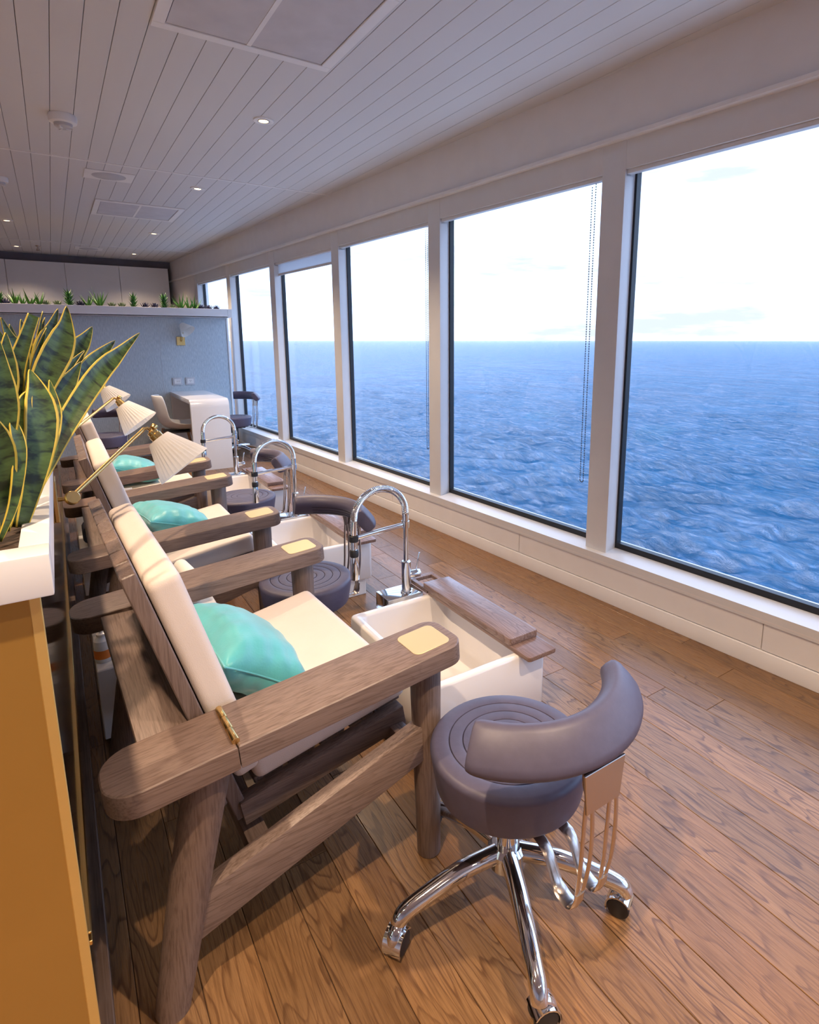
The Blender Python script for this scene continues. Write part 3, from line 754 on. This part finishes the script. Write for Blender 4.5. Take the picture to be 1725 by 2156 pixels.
for i, nm in ((1, 'middle'), (2, 'farthest')):
    dy = CH[i]-CH[0]; dx = (-.008, -.02)[i-1]
    copy_tree(b0, None, {1: 'white foot basin in the middle, behind the second round stool', 2: 'white foot basin farthest away, by the desk'}[i], (BX+dx, BY[0]+dy, 0))
    copy_tree(f0, None, {1: 'wood footrest board mostly hidden behind the second stool backrest', 2: 'wood footrest board across the farthest basin'}[i], (1.246+dx, BY[0]+dy+.055, .3105))
    copy_tree(q0, None, {1: 'chrome spring faucet in the middle, left of the second stool backrest', 2: 'chrome spring faucet farthest away, in front of the white desk'}[i], (1.122+dx, 1.992+dy, 0))

# ------------------------------------------------------------------ stools
def make_stool(loc, base_deg, back_deg, label, seat_z=.43, lift=0.0):
    t = thing('rolling_stool', label, 'stool', loc, 0, 'round rolling stools with curved backrests')
    zs = seat_z; Rr = .185
    prof = [(0, zs-.112), (.155, zs-.112), (.163, zs-.110), (.169, zs-.105), (.172, zs-.098)]+[(Rr-.015+.015*math.cos(R(q)), zs-.0155+.015*math.sin(R(q))) for q in range(-10, 86, 15)]
    gro = [.140, .108, .076, .044]
    r = Rr-.024
    for g in gro:
        prof += [(g+.010, zs+.0012), (g+.0016, zs-.0002), (g, zs-.0050), (g-.0016, zs-.0002)]
    prof += [(.02, zs-.001), (0, zs-.0014)]
    seat = obj('seat', lathe(prof, 64), M['vinyl'], t, smooth=28)
    for g in gro: obj('stitch_line', lathe([(g-.0016, zs-.0036), (g, zs-.0030), (g+.0016, zs-.0036)], 48, cap=False), M['vgroove'], seat)
    obj('seat_plate', box(-.09, .09, -.09, .09, zs-.130, zs-.1125, .004, 2), M['black'], t)
    obj('gas_column', lathe([(0, .10), (.026, .10), (.026, .20), (.018, .205), (.014, zs-.130), (0, zs-.130)], 22), M['chrome'], t)
    obj('hub', lathe([(0, .085), (.034, .085), (.046, .10), (.046, .14), (.036, .152), (0, .152)], 28), M['chrome'], t)
    for k in range(5):
        a = R(base_deg+72*k); c, s = math.cos(a), math.sin(a)
        pts = smoothpath([(c*.03, s*.03, .132), (c*.12, s*.12, .128), (c*.21, s*.21, .104), (c*.268, s*.268, .082), (c*.284, s*.284, .058)], 5)
        obj('base_leg', tube(pts, [.0225-.0045*i/len(pts) for i in range(len(pts))], 16), M['chrome'], t)
        cr = obj('caster', tube(smoothpath([(-.004, 0, .062), (.012, 0, .064), (.027, 0, .050), (.033, 0, .028)], 4), [.013]*12+[.011], 12, flat=(1.15, .62), up=(1, 0, 0)), M['chrome'], t, (c*.281, s*.281, 0), (0, 0, a+R(40+60*k)))
        for sg in (-1, 1): obj('wheel', cyl((.010, sg*.006, .0262), (.010, sg*.021, .0262), .026, n=24, bev=.004), M['rubber'], cr)
        hd = NBM(); hr = []
        for q in range(9):
            aq = R(-25+q*22); hr.append([hd.verts.new((.010+rr2*math.cos(aq), yy2, .0262+rr2*math.sin(aq))) for rr2, yy2 in ((.0275, -.022), (.031, -.022), (.031, .022), (.0275, .022))])
        for p_, q_ in zip(hr, hr[1:]):
            for k2 in range(4): hd.faces.new((p_[k2], p_[(k2+1) % 4], q_[(k2+1) % 4], q_[k2]))
        hd.faces.new(hr[0][::-1]); hd.faces.new(hr[-1]); bmesh.ops.recalc_face_normals(hd, faces=hd.faces[:])
        obj('hood', hd, M['chrome'], cr)
    # backrest: a curved pad
    b = NBM(); n = 40; rings = []
    for i in range(n+1):
        f = math.sin((i/n-.5)*math.pi); a = R(back_deg)+R(57)*f
        rad = .246; e = max((1-abs(f)**24), 0)**.5; hh = .050*(.86+.14*e); tt = .029*(.8+.2*e)
        zc = .600+lift
        row = []
        for k in range(16):
            q = 2*math.pi*k/16; cq, sq = math.cos(q), math.sin(q)
            p_, q_ = tt*math.copysign(abs(cq)**.6, cq), hh*math.copysign(abs(sq)**.55, sq); rr_ = rad+p_*.77-q_*.64; z = zc+p_*.64+q_*.77
            row.append(b.verts.new((rr_*math.cos(a), rr_*math.sin(a), z)))
        rings.append(row)
    for x, y in zip(rings, rings[1:]):
        for k in range(16): b.faces.new((x[k], x[(k+1) % 16], y[(k+1) % 16], y[k]))
    b.faces.new(rings[0][::-1]); b.faces.new(rings[-1]); bmesh.ops.recalc_face_normals(b, faces=b.faces[:])
    bk = obj('backrest', b, M['vinyl'], t, smooth=60)
    RB = Matrix.Rotation(R(back_deg), 4, 'Z')
    for zo in (-.020, 0, .020):
        arc = [((.246-.0292*.77-zo*.64)*math.cos(R(back_deg+d)), (.246-.0292*.77-zo*.64)*math.sin(R(back_deg+d)), .600+lift-.0292*.64+zo*.77) for d in range(-38, 39, 4)]
        obj('stitch_line', tube(arc, .0011, 5), M['vgroove'], bk)
    obj('back_bracket', prism([(-.056, 0), (.056, 0), (.046, -.088), (-.046, -.088)], -.003, .003, .001, 1,
            RB @ Matrix.Translation((.281, 0, .564+lift)) @ Matrix(((0, 0, 1, 0), (1, 0, 0, 0), (0, 1, 0, 0), (0, 0, 0, 1)))), M['steel'], t)
    zl = min(.235+lift, zs-.16)
    for sg in (-1, 1):
        yc = sg*.034
        def P(x, dy, z): return RB @ Vector((x, yc+dy, z))
        up = RB @ Vector((1, 0, 0))
        g = NBM()
        for e in (-1, 1):
            tube(smoothpath([P(.274, 0, .535+lift), P(.277, e*.008, .49+lift), P(.277, e*.0125, .42+lift), P(.274, e*.0125, .35+lift), P(.266, e*.009, .29+lift), P(.256, 0, zl+.005)], 6), .0058, 8, g, flat=(1.0, .5), up=up)
        tube([P(.272, 0, .565+lift), P(.274, 0, .54+lift), P(.276, 0, .505+lift)], [.018, .018, .010], 10, g, flat=(1.0, .2), up=up)
        tube(smoothpath([P(.266, 0, zl+.045), P(.256, 0, zl+.008), P(.236, 0, zl), P(.205, 0, zl+.012), P(.165, 0, zs-.134), P(.08, -yc*.3, zs-.134)], 5), [.014]*3+[.017]*12+[.014]*11, 10, g, flat=(1.0, .22), up=up)
        obj('back_strut', g, M['steel'], t)
    return t
make_stool((.790, .926, 0), 172, 270, 'mauve grey round rolling stool in the foreground beside the near armrest', .43, -.010)
make_stool((.765, 2.195, 0), 56, 22, 'mauve grey round stool between the first two chairs, backrest towards the window', .395, .028)
make_stool((.885, 3.58, 0), 50, 5, 'mauve grey round stool between the middle and farthest chairs', .405, .01)
make_stool((.33, 6.35, 0), 10, 50, 'dark round stool alone against the far blue wall, left of the tub chair', .46, .04)
make_stool((1.655, 6.88, 0), 10, 20, 'raised stool behind the white desk next to the window', .48, .10)

# ------------------------------------------------------------------ swing arm lamps on the partition
def pleated(axis0, axis1, r0, r1, n=60, open_=True):
    M4 = axis_mat(axis0, axis1); L = (Vector(axis1)-Vector(axis0)).length; b = bmesh.new()
    zz = [0, .012/L*L, L*.35, L*.7, L-.008, L]; rings = []
    for j, z in enumerate(zz):
        f = z/L; r = r0+(r1-r0)*f; am = .0 if j in (0, 1, len(zz)-1, len(zz)-2) else .022*r
        am = {0: .0, 1: .01, 2: .045, 3: .05, 4: .03, 5: .004}[j]*r
        rings.append([b.verts.new((r*math.cos(2*math.pi*i/(2*n))*(1+am/r*(1 if i % 2 else -1)*.5), r*math.sin(2*math.pi*i/(2*n))*(1+am/r*(1 if i % 2 else -1)*.5), z)) for i in range(2*n)])
    for x, y in zip(rings, rings[1:]):
        for i in range(2*n): b.faces.new((x[i], x[(i+1) % (2*n)], y[(i+1) % (2*n)], y[i]))
    bmesh.ops.transform(b, matrix=M4, verts=b.verts[:]); return b
def make_lamp(loc, label, group='swing arm lamps on the partition'):
    t = thing('swing_arm_lamp', label, 'lamp', loc, 0, group)
    # local: x from the partition face, y along, z absolute
    obj('back_plate', box(0, .012, -.045, .045, .80, .93, .002, 1), M['brass'], t)
    obj('pivot', cyl((.010, 0, .862), (.05, 0, .862), .0065, n=14), M['brass'], t)
    obj('joint', lathe([(0, -.009), (.019, -.009), (.0215, -.006), (.0215, .006), (.019, .009), (0, .009)], 28, mat=Matrix.Translation((.05, .0, .862)) @ Matrix.Rotation(R(62), 4, 'X') @ Matrix.Rotation(R(18), 4, 'Y')), M['brass'], t)
    j, e = Vector((.05, .005, .866)), Vector((.298, .29, 1.022))
    obj('arm', cyl(j, e, .0074, .0068, 14), M['brass'], t)
    s0 = e+Vector((.012, .0, -.006)); ax = Vector((.135, -.065, -.190)).normalized()
    obj('elbow', tube([e, e+Vector((.012, .004, .002)), e+Vector((.022, .0, -.008))], .006, 10), M['brass'], t)
    so = e+Vector((.022, 0, -.008))
    sk = obj('socket', lathe([(0, 0), (.012, .0), (.019, .006), (.019, .018), (.0225, .020), (.0225, .044), (.019, .046), (.019, .052), (0, .052)], 24, mat=axis_mat(so, so+ax)), M['brass'], t)
    obj('switch_knob', cyl(so+ax*.012+Vector((0, .0, .016)), so+ax*.020+Vector((.006, .01, .034)), .012, n=16, bev=.002), M['brass'], sk)
    a0 = so+ax*.040; a1 = so+ax*.178
    obj('shade', pleated(a0, a1, .042, .104, 34), M['shade'], t, smooth=20)
    obj('shade_ring', lathe([(.018, .044), (.040, .042), (.040, .045), (.018, .047)], 28, cap=False, mat=axis_mat(so, so+ax)), M['brass'], t)
    return t
LY = [2.12, 3.47, 4.80]
l0 = make_lamp((PX, LY[0], 0), 'brass swing arm lamp with white pleated shade, nearest and largest')
copy_tree(l0, None, 'second brass swing arm lamp with white pleated shade, behind the nearest one', (PX, LY[1], 0))
copy_tree(l0, None, 'third swing arm lamp, its white shade half hidden behind a leaf', (PX, LY[2], 0))

# ------------------------------------------------------------------ trolleys between the chairs
def make_cart(loc, label):
    t = thing('side_cart', label, 'cart', loc, 0, 'slim white carts between the chairs')
    obj('cabinet', box(-.19, .19, -.14, .14, .05, .298, .003, 1), M['lam'], t)
    obj('back_panel', box(-.19, .19, .128, .14, .2985, .418, .002, 1), M['lam'], t)
    obj('side_panel', box(.178, .19, -.14, .127, .2985, .418, .002, 1), M['lam'], t)
    obj('top_shelf', box(-.02, .19, -.14, .14, .4185, .432, .003, 1), M['lam'], t)
    dr = obj('drawer_front', box(.1905, .203, -.132, .132, .07, .285, .003, 1), M['lam'], t)
    obj('handle', cyl((.212, -.05, .25), (.212, .05, .25), .004, n=10), M['chrome'], dr)
    for x in (-.15, .15):
        for y in (-.10, .10): obj('castor', cyl((x, y-.01, .025), (x, y+.01, .025), .025, n=16, bev=.003), M['rubber'], t)
    return t
c0 = make_cart((.20, 2.19, 0), 'slim white cart with towels between the nearest and middle chairs')
c1 = copy_tree(c0, None, 'slim white cart with bottles between the middle and farthest chairs', (.20, 3.51, 0))
def bottle(loc, h, r, label, kind='nozzle', band=None, group=None):
    t = thing('bottle', label, 'bottle', loc, 0, group)
    obj('body', lathe([(0, 0), (r*.92, 0), (r, h*.03), (r, h*.55), (r*.92, h*.64), (r*.5, h*.72), (r*.45, h*.76), (0, h*.76)], 24), M['bottle'], t)
    if kind == 'nozzle': obj('nozzle', lathe([(0, h*.76), (r*.55, h*.76), (r*.55, h*.83), (r*.25, h*.86), (r*.08, h), (0, h)], 18), M['clearb'], t)
    else: obj('cap', lathe([(0, h*.76), (r*.6, h*.76), (r*.6, h*.98), (r*.5, h), (0, h)], 18), M['clearb'], t)
    if band: obj('printed_label', lathe([(r+.0006, h*.12), (r+.0006, h*.38)], 24, cap=False), M[band], t)
    return t
bottle((.035, 2.12, .2985), .115, .026, 'white nozzle bottle with orange label on the near cart', 'nozzle', 'orange')
bottle((-.005+.10, 2.17, .2985), .10, .024, 'plain white bottle behind the orange labelled one', 'cap')
for i, (x, y, h, r, lb, bd) in enumerate(((.275, 3.42, .07, .020, 'short white cosmetics bottle leftmost on the far cart', None), (.305, 3.45, .085, .017, 'slim clear pump bottle second from left on the far cart', None),
        (.335, 3.43, .075, .016, 'small white bottle in the middle of the far cart', None), (.360, 3.46, .055, .017, 'small bottle with dark printed label on the far cart', 'print'), (.384, 3.45, .06, .015, 'round-topped little bottle rightmost on the far cart', None))):
    bottle((x, y, .4322), h, r, lb, 'cap', bd, 'bottles on the far cart')
t = tag(obj('card_stand', box(-.045, .045, -.003, .003, 0, .125, .001, 1), M['lam'], None, (.235, 3.50, .4322), (R(-8), 0, 0)), 'upright white card standing behind the cosmetics bottles', 'card')
t = thing('pink_tray', 'pale pink open tray on the cart beside the bottles', 'tray', (.33, 3.56, .4322), R(8))
obj('tray_base', box(-.075, .075, -.05, .05, 0, .006, .002, 1), M['pink'], t)
for q in ((-.075, .075, -.05, -.045), (-.075, .075, .045, .05), (-.075, -.07, -.045, .045), (.07, .075, -.045, .045)): obj('tray_wall', box(*q, .006, .045, .001, 1), M['pink'], t)
for i, (z, lb) in enumerate(((.4322, 'rolled white towel at the bottom on the near cart'), (.4322+.052, 'rolled white towel on top of the other, above the turquoise pillow'))):
    bm = NBM(); pts = [(0, -.10, 0), (0, .10, 0)]
    rings = [(.022, -.10), (.026, -.095), (.0265, .095), (.022, .10)]
    lathe([(0, -.101)]+[(r, zz) for r, zz in rings]+[(0, .101)], 24, bm, Matrix.Rotation(R(90), 4, 'X') @ Matrix.Scale(1.0, 4))
    o = obj('rolled_towel', bm, M['towel'], None, (.325, 2.19, z+.0266), (0, 0, R(6*i)), smooth=50); tag(o, lb, 'towel', 'rolled towels on the near cart')
    spp = [(.024*(1-q/26*.8)*math.cos(q*.8), -.1035, .024*(1-q/26*.8)*math.sin(q*.8)) for q in range(26)]
    obj('roll_edge', tube(spp, .0018, 6), M['towel'], o)
bmn = box(-.055, .055, -.09, .09, 0, .10, .03, 4)
for v in bmn.verts: v.co += Vector((math.sin(v.co.y*40+v.co.z*30), math.sin(v.co.z*50), math.sin(v.co.x*60+v.co.y*25)))*.006
tag(obj('folded_garment', bmn, M['navy'], None, (.09, 3.49, .3045), (0, 0, 0), smooth=180), 'navy blue garment bundled behind the middle chair armrest', 'clothing')

# ------------------------------------------------------------------ far half wall, desk and its things
HW = struct('wall_half', box(-2.6, 1.79, 7.55, 7.68, 0, 1.598), M['paper'])
obj('end_trim', box(1.7905, 1.81, 7.54, 7.69, 0, 1.598, .002, 1), M['white'], HW)
obj('seam', box(1.035, 1.037, 7.5485, 7.5502, 0, 1.597), M['greyp'], HW)
sh = thing('succulent_trough', 'long white trough of succulents on top of the far blue wall', 'planter', (0, 7.52, 1.60))
tb = NBM()
for q in ((-2.6, 1.765, -.19, -.175), (-2.6, 1.765, .135, .15), (-2.6, -2.585, -.175, .135)): box(*q, 0, .098, .002, 1, tb)
box(-2.6, 1.765, -.19, .15, 0, .01, bm=tb)
obj('trough', tb, M['lam'], sh); obj('soil', box(-2.58, 1.76, -.174, .134, .012, .085), M['soil'], sh)
obj('end_cap', box(1.766, 1.815, -.19, .15, 0, .098, .002, 1), M['lam'], sh)
def taper_leaf(b, base, d, up, L, w, curl, n=6):
    d = Vector(d).normalized(); pts = []; rad = []
    for i in range(n+1):
        f = i/n; pts.append(Vector(base)+d*(L*f)+Vector((0, 0, 1))*(up*L*f+curl*L*f*f)); rad.append(max(w*(1-f**1.6)*(.75+.5*min(f*3, 1)*(1-f)), w*.05))
    tube(pts, rad, 6, b, flat=(1.0, .45))
def succulent(kind, x, label, s=1.0, y=7.40):
    rg = random.Random(int(x*1000)+len(label)); b = NBM()
    nm = {'aloe': 'aloe', 'bushy': 'jade_bush', 'purple': 'rosette_succulent', 'sage': 'rosette_succulent'}[kind]
    t = thing(nm, label, 'succulent', (x, y, 1.684), rg.uniform(0, 6.28), {'aloe': 'aloes in the far trough', 'bushy': 'bushy succulents in the far trough', 'purple': 'dark rosettes in the far trough', 'sage': 'sage rosettes in the far trough'}[kind])
    if kind == 'aloe':
        for k in range(8):
            a = k*2.4+rg.random()*.4; lean = rg.uniform(.25, .85)
            b = NBM(); taper_leaf(b, (0, 0, -.01), (math.cos(a)*lean, math.sin(a)*lean, 1), 0, .16*s*rg.uniform(.7, 1.1), .013*s, rg.uniform(-.15, .2)); obj('leaf', b, M['aloe'], t, smooth=180)
    elif kind == 'bushy':
        for k in range(26):
            a = k*2.4; h = .02+.10*s*(k/26); b = NBM(); lean = 1.3-.9*k/26
            taper_leaf(b, (0, 0, h-.02), (math.cos(a)*lean, math.sin(a)*lean, .55), .25, .055*s, .012*s, .1, 4); obj('leaf', b, M['bushy'], t, smooth=180)
        obj('stem', cyl((0, 0, -.01), (0, 0, .11*s), .006), M['bushy'], t)
    else:
        for k in range(22):
            a = k*2.4; f = k/22; b = NBM()
            taper_leaf(b, (0, 0, .0), (math.cos(a)*(1.1-f), math.sin(a)*(1.1-f), .35+.5*f), 0, (.058-.018*f)*s, .014*s, .5, 4); obj('leaf', b, M[kind], t, smooth=180)
    return t
def sx(px): return at_y(px, 648, 7.40).x
for px, kd, lb, s in ((3, 'bushy', 'bushy green succulent cut off at the left picture edge', .9), (13, 'purple', 'dark rosette succulent leftmost in the far trough', 1.1), (34, 'aloe', 'spiky aloe leftmost in the far trough', 1.15),
        (49, 'aloe', 'short aloe between the two tall left ones', .8), (65, 'aloe', 'tall spiky aloe third from the left', 1.1), (84, 'aloe', 'aloe with one leaf bent far to the right', .95),
        (99, 'sage', 'low sage green rosette left of its twin', 1.0), (122, 'sage', 'low sage green rosette just behind the curled leaf tip', 1.0), (147, 'bushy', 'bushy green succulent left of the long-leaved pair', 1.2),
        (171, 'purple', 'dark rosette right of the left bushy succulent', 1.1), (187, 'aloe', 'wide-leaved aloe left of the drooping one', 1.05), (211, 'aloe', 'aloe drooping over the trough edge', 1.2),
        (236, 'sage', 'grey green rosette left one in the trough middle', 1.0), (257, 'sage', 'grey green rosette right one in the trough middle', 1.0), (282, 'bushy', 'bushy green succulent standing alone in the middle', 1.1),
        (306, 'purple', 'purple rosette left of a pair', 1.1), (326, 'purple', 'purple rosette right of a pair', 1.1), (346, 'bushy', 'bushy succulent above the wall sconce', 1.15),
        (363, 'sage', 'small sage rosette between bush and aloe', .9), (381, 'aloe', 'bright green aloe near the window, left of two', 1.15), (398, 'aloe', 'bright green aloe with upright leaves near the window', 1.05),
        (410, 'aloe', 'bright aloe with a leaf arching to the window', 1.0), (424, 'purple', 'dark blue rosette first of three by the window', 1.0), (440, 'purple', 'dark blue rosette second of three by the window', 1.0), (456, 'purple', 'dark blue rosette last of three by the window', 1.0)):
    succulent(kd, sx(px), lb, s)
# sconces
def make_sconce(loc, label):
    t = thing('wall_sconce', label, 'lamp', loc, 0, 'brass wall sconces on the far wall')
    obj('back_plate', box(-.045, .045, -.012, -.0005, -.05, .05, .002, 1), M['brass'], t)
    obj('arm', tube(smoothpath([(0, -.012, 0), (.005, -.05, .005), (.012, -.06, .05), (.02, -.07, .11)], 5), .006, 10), M['brass'], t)
    a0, a1 = Vector((.012, -.068, .190)), Vector((.068, -.125, .105))
    obj('shade', pleated(a0, a1, .030, .088, 40), M['shade'], t, smooth=25)
    obj('shade_cap', lathe([(0, -.004), (.030, -.002), (.029, .001), (0, .001)], 20, mat=axis_mat(a0, a1)), M['shade'], t)
    obj('bulb', lathe([(0, .005), (.012, .008), (.016, .03), (.012, .045), (0, .05)], 16, mat=axis_mat(a0, a1)), M['black'], t)
s0_ = make_sconce((1.262, 7.5495, 1.328), 'brass wall sconce with white conical shade above the desk')
make_sconce((-.13, 7.5495, 1.30), 'white shaded wall sconce peeking out between the snake plant leaves')
# sockets
def socket(x, label, kind):
    t = thing('wall_socket', label, 'socket', (x, 7.5495, .858), 0, 'wall sockets above the desk')
    obj('frame_plate', box(-.052, .052, -.010, -.0005, -.045, .045, .004, 2), M['greyp'], t)
    obj('insert', box(-.035, .035, -.0125, -.0102, -.028, .028, .001, 1), M['lam'], t)
    if kind == 0:
        obj('socket_well', lathe([(.018, 0), (.018, -.0022), (.015, -.0022), (.015, 0)], 20, cap=False, mat=Matrix.Translation((.008, -.0135, 0)) @ Matrix.Rotation(R(90), 4, 'X')), M['rubber'], t)
        for s in (-1, 1): obj('pin_hole', box(.005+s*.008, .009+s*.008, -.0135, -.0127, -.003, .003), M['rubber'], t)
    else:
        for q in ((-.007, .006), (.007, .006), (0, -.008)): obj('pin_hole', box(q[0]-.002, q[0]+.002, -.0135, -.0127, q[1]-.004, q[1]+.004), M['rubber'], t)
socket(1.188, 'grey wall socket on the left with a round outlet', 0)
socket(1.330, 'grey wall socket on the right with three slots', 1)
# desk (waterfall)
t = thing('manicure_desk', 'white waterfall desk with rounded corner against the far wall', 'desk', (1.29, 6.97, 0))
ol = [(-.62, 0), (-.62, .66)]+[(-.62+.08-.08*math.cos(R(q)), .66+.08*math.sin(R(q))) for q in range(15, 91, 15)]+[(.575, .74), (.575, .695), (-.53, .695)]
ol += [(-.575+.03-.03*math.sin(R(q)), .665+.03*math.cos(R(q))) for q in range(0, 91, 30)]+[(-.575, 0)]
TMd = Matrix(((0, 0, 1, 0), (1, 0, 0, 0), (0, 1, 0, 0), (0, 0, 0, 1)))
obj('waterfall_top', prism(ol, -.19, .19, .004, 2, TMd), M['desk'], t, smooth=40)
obj('modesty_panel', box(.165, .185, -.572, .57, .25, .694), M['desk'], t)
obj('rear_leg', box(-.19, .19, .53, .575, 0, .6945, .003, 1), M['desk'], t)
# tub chair
t = thing('tub_chair', 'white shell chair with wooden legs tucked beside the desk', 'chair', (1.02, 6.88, 0), R(0))
b = NBM(); rows = []
prof = [(.24, .02, .40, .19), (.14, -.0, .385, .21), (.02, -.01, .385, .215), (-.08, .0, .405, .21), (-.14, .02, .46, .205), (-.165, .03, .55, .20), (-.185, .03, .65, .18), (-.20, .02, .735, .14), (-.204, .01, .765, .09)]
for (x, lift_, z, hw2) in prof:
    row = []
    for k in range(13):
        f = k/12*2-1; back = max(0, (z-.40)/.36)
        row.append(b.verts.new((x+abs(f)**2.2*(.05+.10*back*(1-back*.6)), f*hw2, z+abs(f)**2.5*.075*(1-back))))
    rows.append(row)
for p, q in zip(rows, rows[1:]):
    for k in range(12): b.faces.new((p[k], p[k+1], q[k+1], q[k]))
o = obj('shell', b, M['tub'], t, smooth=180); md = o.modifiers.new('s', 'SOLIDIFY'); md.thickness = .012; md.offset = 0
ms = o.modifiers.new('u', 'SUBSURF'); ms.levels = 1; ms.render_levels = 1
for x, y in ((.14, .13), (.14, -.13), (-.10, .13), (-.10, -.13)): obj('leg', cyl((x*1.5, y*1.4, 0), (x, y, .385), .011, .017, 14), M['legwood'], t)
obj('seat_plate', box(-.11, .15, -.14, .14, .360, .376, .004, 1), M['black'], t)
# canister
t = thing('canister', 'black canister with teal lid and white label under the window sill', 'container', (1.73, 7.40, 0))
obj('body', box(-.07, .07, -.06, .06, 0, .315, .012, 3), M['black'], t); obj('lid', box(-.062, .062, -.052, .052, .3152, .375, .012, 3), M['teal'], t)
lb_ = obj('printed_label', box(-.045, .02, -.062, -.0603, .10, .22), M['lam'], t); obj('emblem', prism([(-.012, 0), (.0, -.016), (.012, 0), (.012, .014), (-.012, .014)], -.0006, .0006, 0, 1, Matrix.Translation((-.012, -.0627, .175)) @ Matrix.Rotation(R(90), 4, 'X')), M['print'], lb_)
# wall cabinets behind the half wall
xs = [-1.11, -.42, .265, .95, 1.625]
for i, (a, b2) in enumerate(zip(xs, xs[1:])):
    lab = ['white wall cabinet just cut by the left picture edge', 'white wall cabinet second door from the left, above the aloes', 'white wall cabinet third door, between the two long joints', 'white wall cabinet at the right end of the row'][i]
    t = thing('wall_cabinet', lab, 'cabinet', ((a+b2)/2, 10.5, 1.2), 0, 'white wall cabinets along the far end')
    L = (b2-a)/2
    obj('carcass', box(-L, L, -.18, .249, 0, 1.23), M['lam'], t); obj('door', box(-L+.003, L-.003, -.20, -.1805, .003, 1.227, .002, 1), M['lam'], t)
struct('trim_20', box(-2.6, 1.7, 10.42, 10.74, 2.432, 2.539), plain('dark_shadow_band', (.20, .18, .21), .8))  # solid dark band: shade of the recess above the cabinets put into colour
